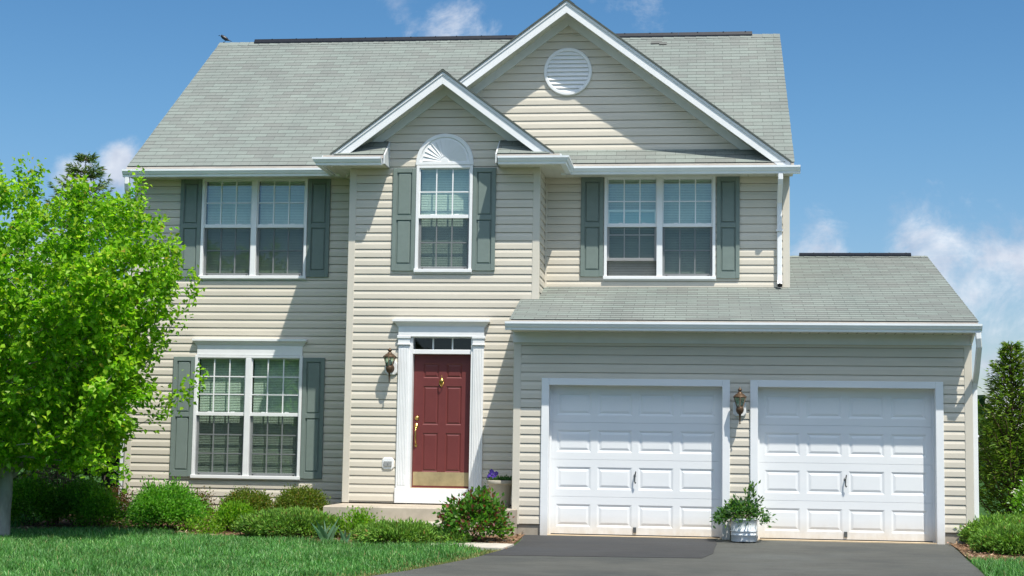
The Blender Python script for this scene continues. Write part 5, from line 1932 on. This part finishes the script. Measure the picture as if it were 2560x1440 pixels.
# ---- grass
def inside_poly(x, y, poly):
    poly = np.array(poly)
    c = np.zeros(len(x), bool)
    j = len(poly) - 1
    for i in range(len(poly)):
        xi, yi = poly[i]
        xj, yj = poly[j]
        hit = ((yi > y) != (yj > y)) & (x < (xj - xi) * (y - yi) / (yj - yi + 1e-12) + xi)
        c ^= hit
        j = i
    return c
DRIVE = DL + DR[::-1]
BEDP = BED + [(6.62, 0.3), (-0.9, 0.4)]
BEDR = [(12.3, 0.5), (12.5, -2.6), (12.44, -3.5), (12.42, -4.2), (13.4, -4.25), (15.5, -3.55), (16.2, -2.4), (16.2, 0.5)]
WALKP = [(5.50, -3.57), (5.9, -3.87), (6.3, -4.10), (6.66, -4.20), (6.72, -3.5), (6.3, -3.42), (5.9, -3.18), (5.5, -2.4)]
def grass():
    rng = np.random.default_rng(4)
    regs = [(-3.2, 6.6, -9.6, -2.0, 2300), (-9, -3.2, -10, 6, 160), (-3.2, 4.5, -14, -9.6, 260), (-3.4, -0.2, -2.2, 2.0, 500), (12.2, 16, -9.0, -3.2, 1900), (-8, -0.2, 2, 18, 60), (12.0, 19, -14, -9, 120)]
    X, Y, D = [], [], []
    for x0, x1, y0, y1, d in regs:
        n = int((x1 - x0) * (y1 - y0) * d)
        X.append(rng.uniform(x0, x1, n)); Y.append(rng.uniform(y0, y1, n)); D.append(np.full(n, d))
    x, y, d = np.concatenate(X), np.concatenate(Y), np.concatenate(D)
    wob = 0.05 * np.sin(x * 7) + 0.04 * np.sin(x * 17 + y * 3)
    bad = inside_poly(x, y + wob, BEDP) | inside_poly(x - 0.02, y, DRIVE) | inside_poly(x, y, BEDR) | inside_poly(x, y, WALKP)
    keep = ~bad & ~((x > -0.1) & (y > -0.2) & (x < 13))
    x, y, d = x[keep], y[keep], d[keep]
    n = len(x)
    z = zground(x, y) - 0.005
    # height: patches, lower by the driveway
    patch = 0.5 + 0.5 * np.sin(x * 1.7 + 0.8 * np.sin(y * 1.3)) * np.sin(y * 1.9 + 0.7 * np.sin(x * 2.3))
    dl = np.interp(-y, [-p[1] for p in DL], [p[0] for p in DL])
    near = np.clip(np.abs(dl - x) / 0.55, 0.35, 1)
    near = np.where(x > 9, 1.0, near)
    h = (0.072 + 0.055 * patch) * rng.uniform(0.55, 1.3, n) * near * np.where(d < 1000, 1.3, 1)
    w = rng.uniform(0.0026, 0.0052, n) * np.where(d < 1000, 3.0, 1)
    a = rng.uniform(0, 2 * math.pi, n)
    lean = rng.uniform(0.1, 0.75, n)
    dx, dy = np.cos(a) * lean, np.sin(a) * lean
    sx, sy = -np.sin(a + rng.normal(0, 0.6, n)), np.cos(a + rng.normal(0, 0.6, n))
    b = np.c_[x, y, z]
    s = np.c_[sx * w, sy * w, np.zeros(n)]
    mid = b + np.c_[dx * h * 0.45, dy * h * 0.45, h * 0.62]
    tip = b + np.c_[dx * h * 1.1, dy * h * 1.1, h * (1.0 - 0.25 * lean)]
    co = np.stack([b - s, b + s, mid - s * 0.85, mid + s * 0.85, tip], 1).reshape(-1, 3)
    i = np.arange(n) * 5
    f = np.concatenate([np.c_[i, i + 1, i + 3], np.c_[i, i + 3, i + 2], np.c_[i + 2, i + 3, i + 4]])
    c = palette(n, [(0.085, 0.245, 0.052), (0.125, 0.31, 0.066), (0.055, 0.18, 0.042), (0.26, 0.44, 0.18), (0.36, 0.32, 0.15)], [4, 3, 3, 1.6, 0.25], 0.14, rng)
    mott = np.sin(x * 3.1 + 1.7 * np.sin(y * 2.3)) * np.sin(y * 3.7 + 1.3 * np.sin(x * 1.9)) + 0.6 * np.sin(x * 9 + y * 5) * np.sin(y * 11)
    c = c * (1 + 0.20 * mott)[:, None]
    dry = np.clip(1 - np.abs(dl - x) / 0.45, 0, 1) * (x < 9)
    isdry = rng.random(n) < np.clip(dry * 0.5 + np.clip(1 - np.abs(dl - x) / 0.16, 0, 1) * 0.8 * (x < 9), 0, 0.9)
    c[isdry] = palette(int(isdry.sum()), [(0.28, 0.24, 0.10), (0.20, 0.22, 0.07)], None, 0.2, rng)
    o = raw_mesh('grass', co, f, M['grass'], None, np.repeat(c, 5, 0))
    setprops(o, 'lush green grass of the front lawn', 'grass', kind='stuff')
grass()

# ---- bark chips on the bed
def chips():
    rng = np.random.default_rng(9)
    n = 15000
    x = rng.uniform(-0.9, 6.7, n)
    y = rng.uniform(-4.1, 0.0, n)
    k = inside_poly(x, y, BEDP) & ~inside_poly(x, y, WALKP) & ~((x > 3.7) & (x < 6.55) & (y > -2.45)) & (rng.random(n) < 0.75)
    x2, y2 = rng.uniform(12.4, 16, 3000), rng.uniform(-4.2, -1.9, 3000)
    k2 = inside_poly(x2, y2, BEDR)
    x, y = np.r_[x[k], x2[k2]], np.r_[y[k], y2[k2]]
    n = len(x)
    P = np.c_[x, y, zground(x, y) + 0.026 + rng.uniform(0, 0.015, n)]
    A = unit(np.c_[rng.normal(0, 1, (n, 2)), rng.normal(0, 0.25, n)])
    N = unit(np.c_[rng.normal(0, 0.5, (n, 2)), np.ones(n)])
    o = leaf_mesh('mulch_chips', None, P, A, N, rng.uniform(0.025, 0.085, n), 0.32, palette(n, [(0.33, 0.22, 0.14), (0.20, 0.12, 0.07), (0.45, 0.33, 0.22), (0.10, 0.065, 0.04)], None, 0.2, rng), M['chip'], 0.2)
    setprops(o, 'brown bark chips strewn over the planting bed', 'mulch', kind='stuff')
chips()

# ------------------------------------------------------------------ pots
def clay_pot():
    x, y, z = 6.205, -1.45, 0.214
    t = thing('flower_pot', 'beige clay flower pot with purple pansies on the porch by the garage wall', 'flower pot', (x, y, z))
    m = MB()
    m.lathe([(0.0, 0.0), (0.138, 0.0), (0.142, 0.006), (0.172, 0.325), (0.176, 0.330), (0.190, 0.335), (0.195, 0.345), (0.195, 0.385), (0.188, 0.392), (0.172, 0.392), (0.166, 0.37), (0.0, 0.36)], 32)
    m.build('pot', M['clay'], t)
    m = MB()
    m.lathe([(0.0, 0.368), (0.10, 0.372), (0.165, 0.369)], 20)
    m.build('soil', M['soil'], t)
    rng = np.random.default_rng(31)
    n = 420
    a = rng.uniform(0, 6.28, n)
    r = 0.16 * np.sqrt(rng.random(n))
    P = np.c_[r * np.cos(a), r * np.sin(a), 0.375 + rng.uniform(0, 0.05, n)]
    P[:110] = np.array([-0.125, -0.03, 0.39]) + rng.normal(0, 0.035, (110, 3))
    P[110:170] = np.array([0.10, -0.05, 0.40]) + rng.normal(0, 0.04, (60, 3)) * [1.4, 1, 0.6]
    A = unit(rng.normal(0, 0.7, (n, 3)) + [0, 0, 0.6])
    N = unit(rng.normal(0, 0.5, (n, 3)) + [0, -0.3, 1])
    leaf_mesh('leaves', t, P, A, N, rng.uniform(0.03, 0.055, n), 0.55, palette(n, [(0.045, 0.13, 0.03), (0.07, 0.17, 0.04)], None, 0.15, rng), M['leaf'], 0.15)
    # pansy faces: five round petals each
    pm = []
    for cx, cy, cz in ((-0.145, -0.06, 0.47), (-0.105, -0.07, 0.495), (-0.075, -0.05, 0.465), (-0.13, -0.03, 0.52), (-0.165, -0.03, 0.445), (-0.09, -0.08, 0.44), (-0.06, -0.02, 0.49)):
        fm = MB()
        tilt = rng.uniform(-0.25, 0.35)
        for k in range(5):
            ang = 2 * math.pi * k / 5 + 0.3
            pts = []
            for q in range(9):
                th = 2 * math.pi * q / 9
                u = 0.017 * math.cos(ang) + 0.0155 * math.cos(th)
                v = 0.017 * math.sin(ang) + 0.0155 * math.sin(th)
                pts.append((cx + u, cy - 0.002 * k + v * math.sin(tilt), cz + v * math.cos(tilt)))
            fm.face(pts)
        o = fm.build('flower', M['purple'], t)
M['purple'] = plain('pansy_purple', (0.13, 0.055, 0.42), 0.6, 0.3, 60.0)
clay_pot()

def bucket():
    x, y = 9.690, -2.24
    z = zg(x, y) + 0.020
    t = thing('bucket_planter', 'grey plastic bucket planter with a leafy green plant between the garage doors', 'planter', (x, y, z))
    m = MB()
    m.lathe([(0.0, 0.0), (0.168, 0.0), (0.172, 0.006), (0.173, 0.085), (0.180, 0.087), (0.181, 0.096), (0.174, 0.098), (0.176, 0.135), (0.183, 0.137), (0.184, 0.148), (0.177, 0.150),
             (0.182, 0.295), (0.189, 0.298), (0.190, 0.312), (0.176, 0.314), (0.172, 0.28), (0.0, 0.27)], 40)
    m.build('bucket', M['bucket'], t)
    m = MB()
    m.hexa([(-0.05, -0.180, 0.012), (0.06, -0.180, 0.012), (0.06, -0.15, 0.012), (-0.05, -0.15, 0.012),
            (-0.035, -0.1785, 0.045), (0.045, -0.1785, 0.045), (0.045, -0.15, 0.045), (-0.035, -0.15, 0.045)])
    m.build('foot_notch', M['grey_trim'], t)
    m = MB()
    m.lathe([(0.0, 0.285), (0.10, 0.288), (0.171, 0.284)], 20)
    m.build('soil', M['soil'], t)
    rng = np.random.default_rng(17)
    cs = []
    for k in range(92):
        a = rng.uniform(0, 6.28)
        r = rng.uniform(0.02, 0.30) ** 0.8
        cs.append([r * math.cos(a) - 0.03, 0.75 * r * math.sin(a), 0.33 + 0.20 * (1 - (r / 0.36) ** 2) * rng.uniform(0.2, 1.1) + rng.uniform(-0.05, 0.02)])
    for q in np.arange(0, 1.01, 0.12):
        cs.append([0.06 + 0.055 * q, -0.02, 0.48 + 0.28 * q])
        if q < 0.7:
            cs.append([0.10 + 0.16 * q, -0.02, 0.44 + 0.17 * q])
            cs.append([-0.12 + 0.02 * q, -0.02, 0.45 + 0.14 * q])
            cs.append([-0.24 - 0.05 * q, -0.05, 0.38 + 0.06 * q])
    cs = np.array(cs)
    mb = MB()
    for k in range(9):
        b = np.array([rng.normal(0, 0.05), rng.normal(0, 0.05), 0.28])
        sel = cs[rng.choice(len(cs), 7, replace=False)]
        skeleton(mb, None, [b, b + np.array([0, 0, 0.04])], sel, 0.0022, 0.45, rng, 5, 0.02)
    skeleton(mb, None, [np.array([0.03, -0.01, 0.28]), np.array([0.05, -0.015, 0.42])], np.array([[0.085, -0.02, 0.6], [0.115, -0.02, 0.76]]), 0.003, 0.4, rng)
    mb.build('stems', M['twig'], t)
    m_ = 13
    P = np.repeat(cs, m_, 0) + rng.normal(0, 0.032, (len(cs) * m_, 3))
    O = P - np.array([0, 0, 0.34])
    A = unit(unit(O) * 0.8 + rng.normal(0, 0.5, P.shape) + [0, 0, 0.25])
    N = unit(rng.normal(0, 0.5, P.shape) + [0.0, -0.3, 0.9])
    c = palette(len(P), [(0.05, 0.135, 0.035), (0.08, 0.18, 0.05), (0.035, 0.095, 0.03), (0.15, 0.27, 0.05)], [3, 3, 2, 1], 0.15, rng)
    leaf_mesh('leaves', t, P, A, N, rng.uniform(0.042, 0.078, len(P)), 0.46, c, M['leaf'], 0.15)
bucket()
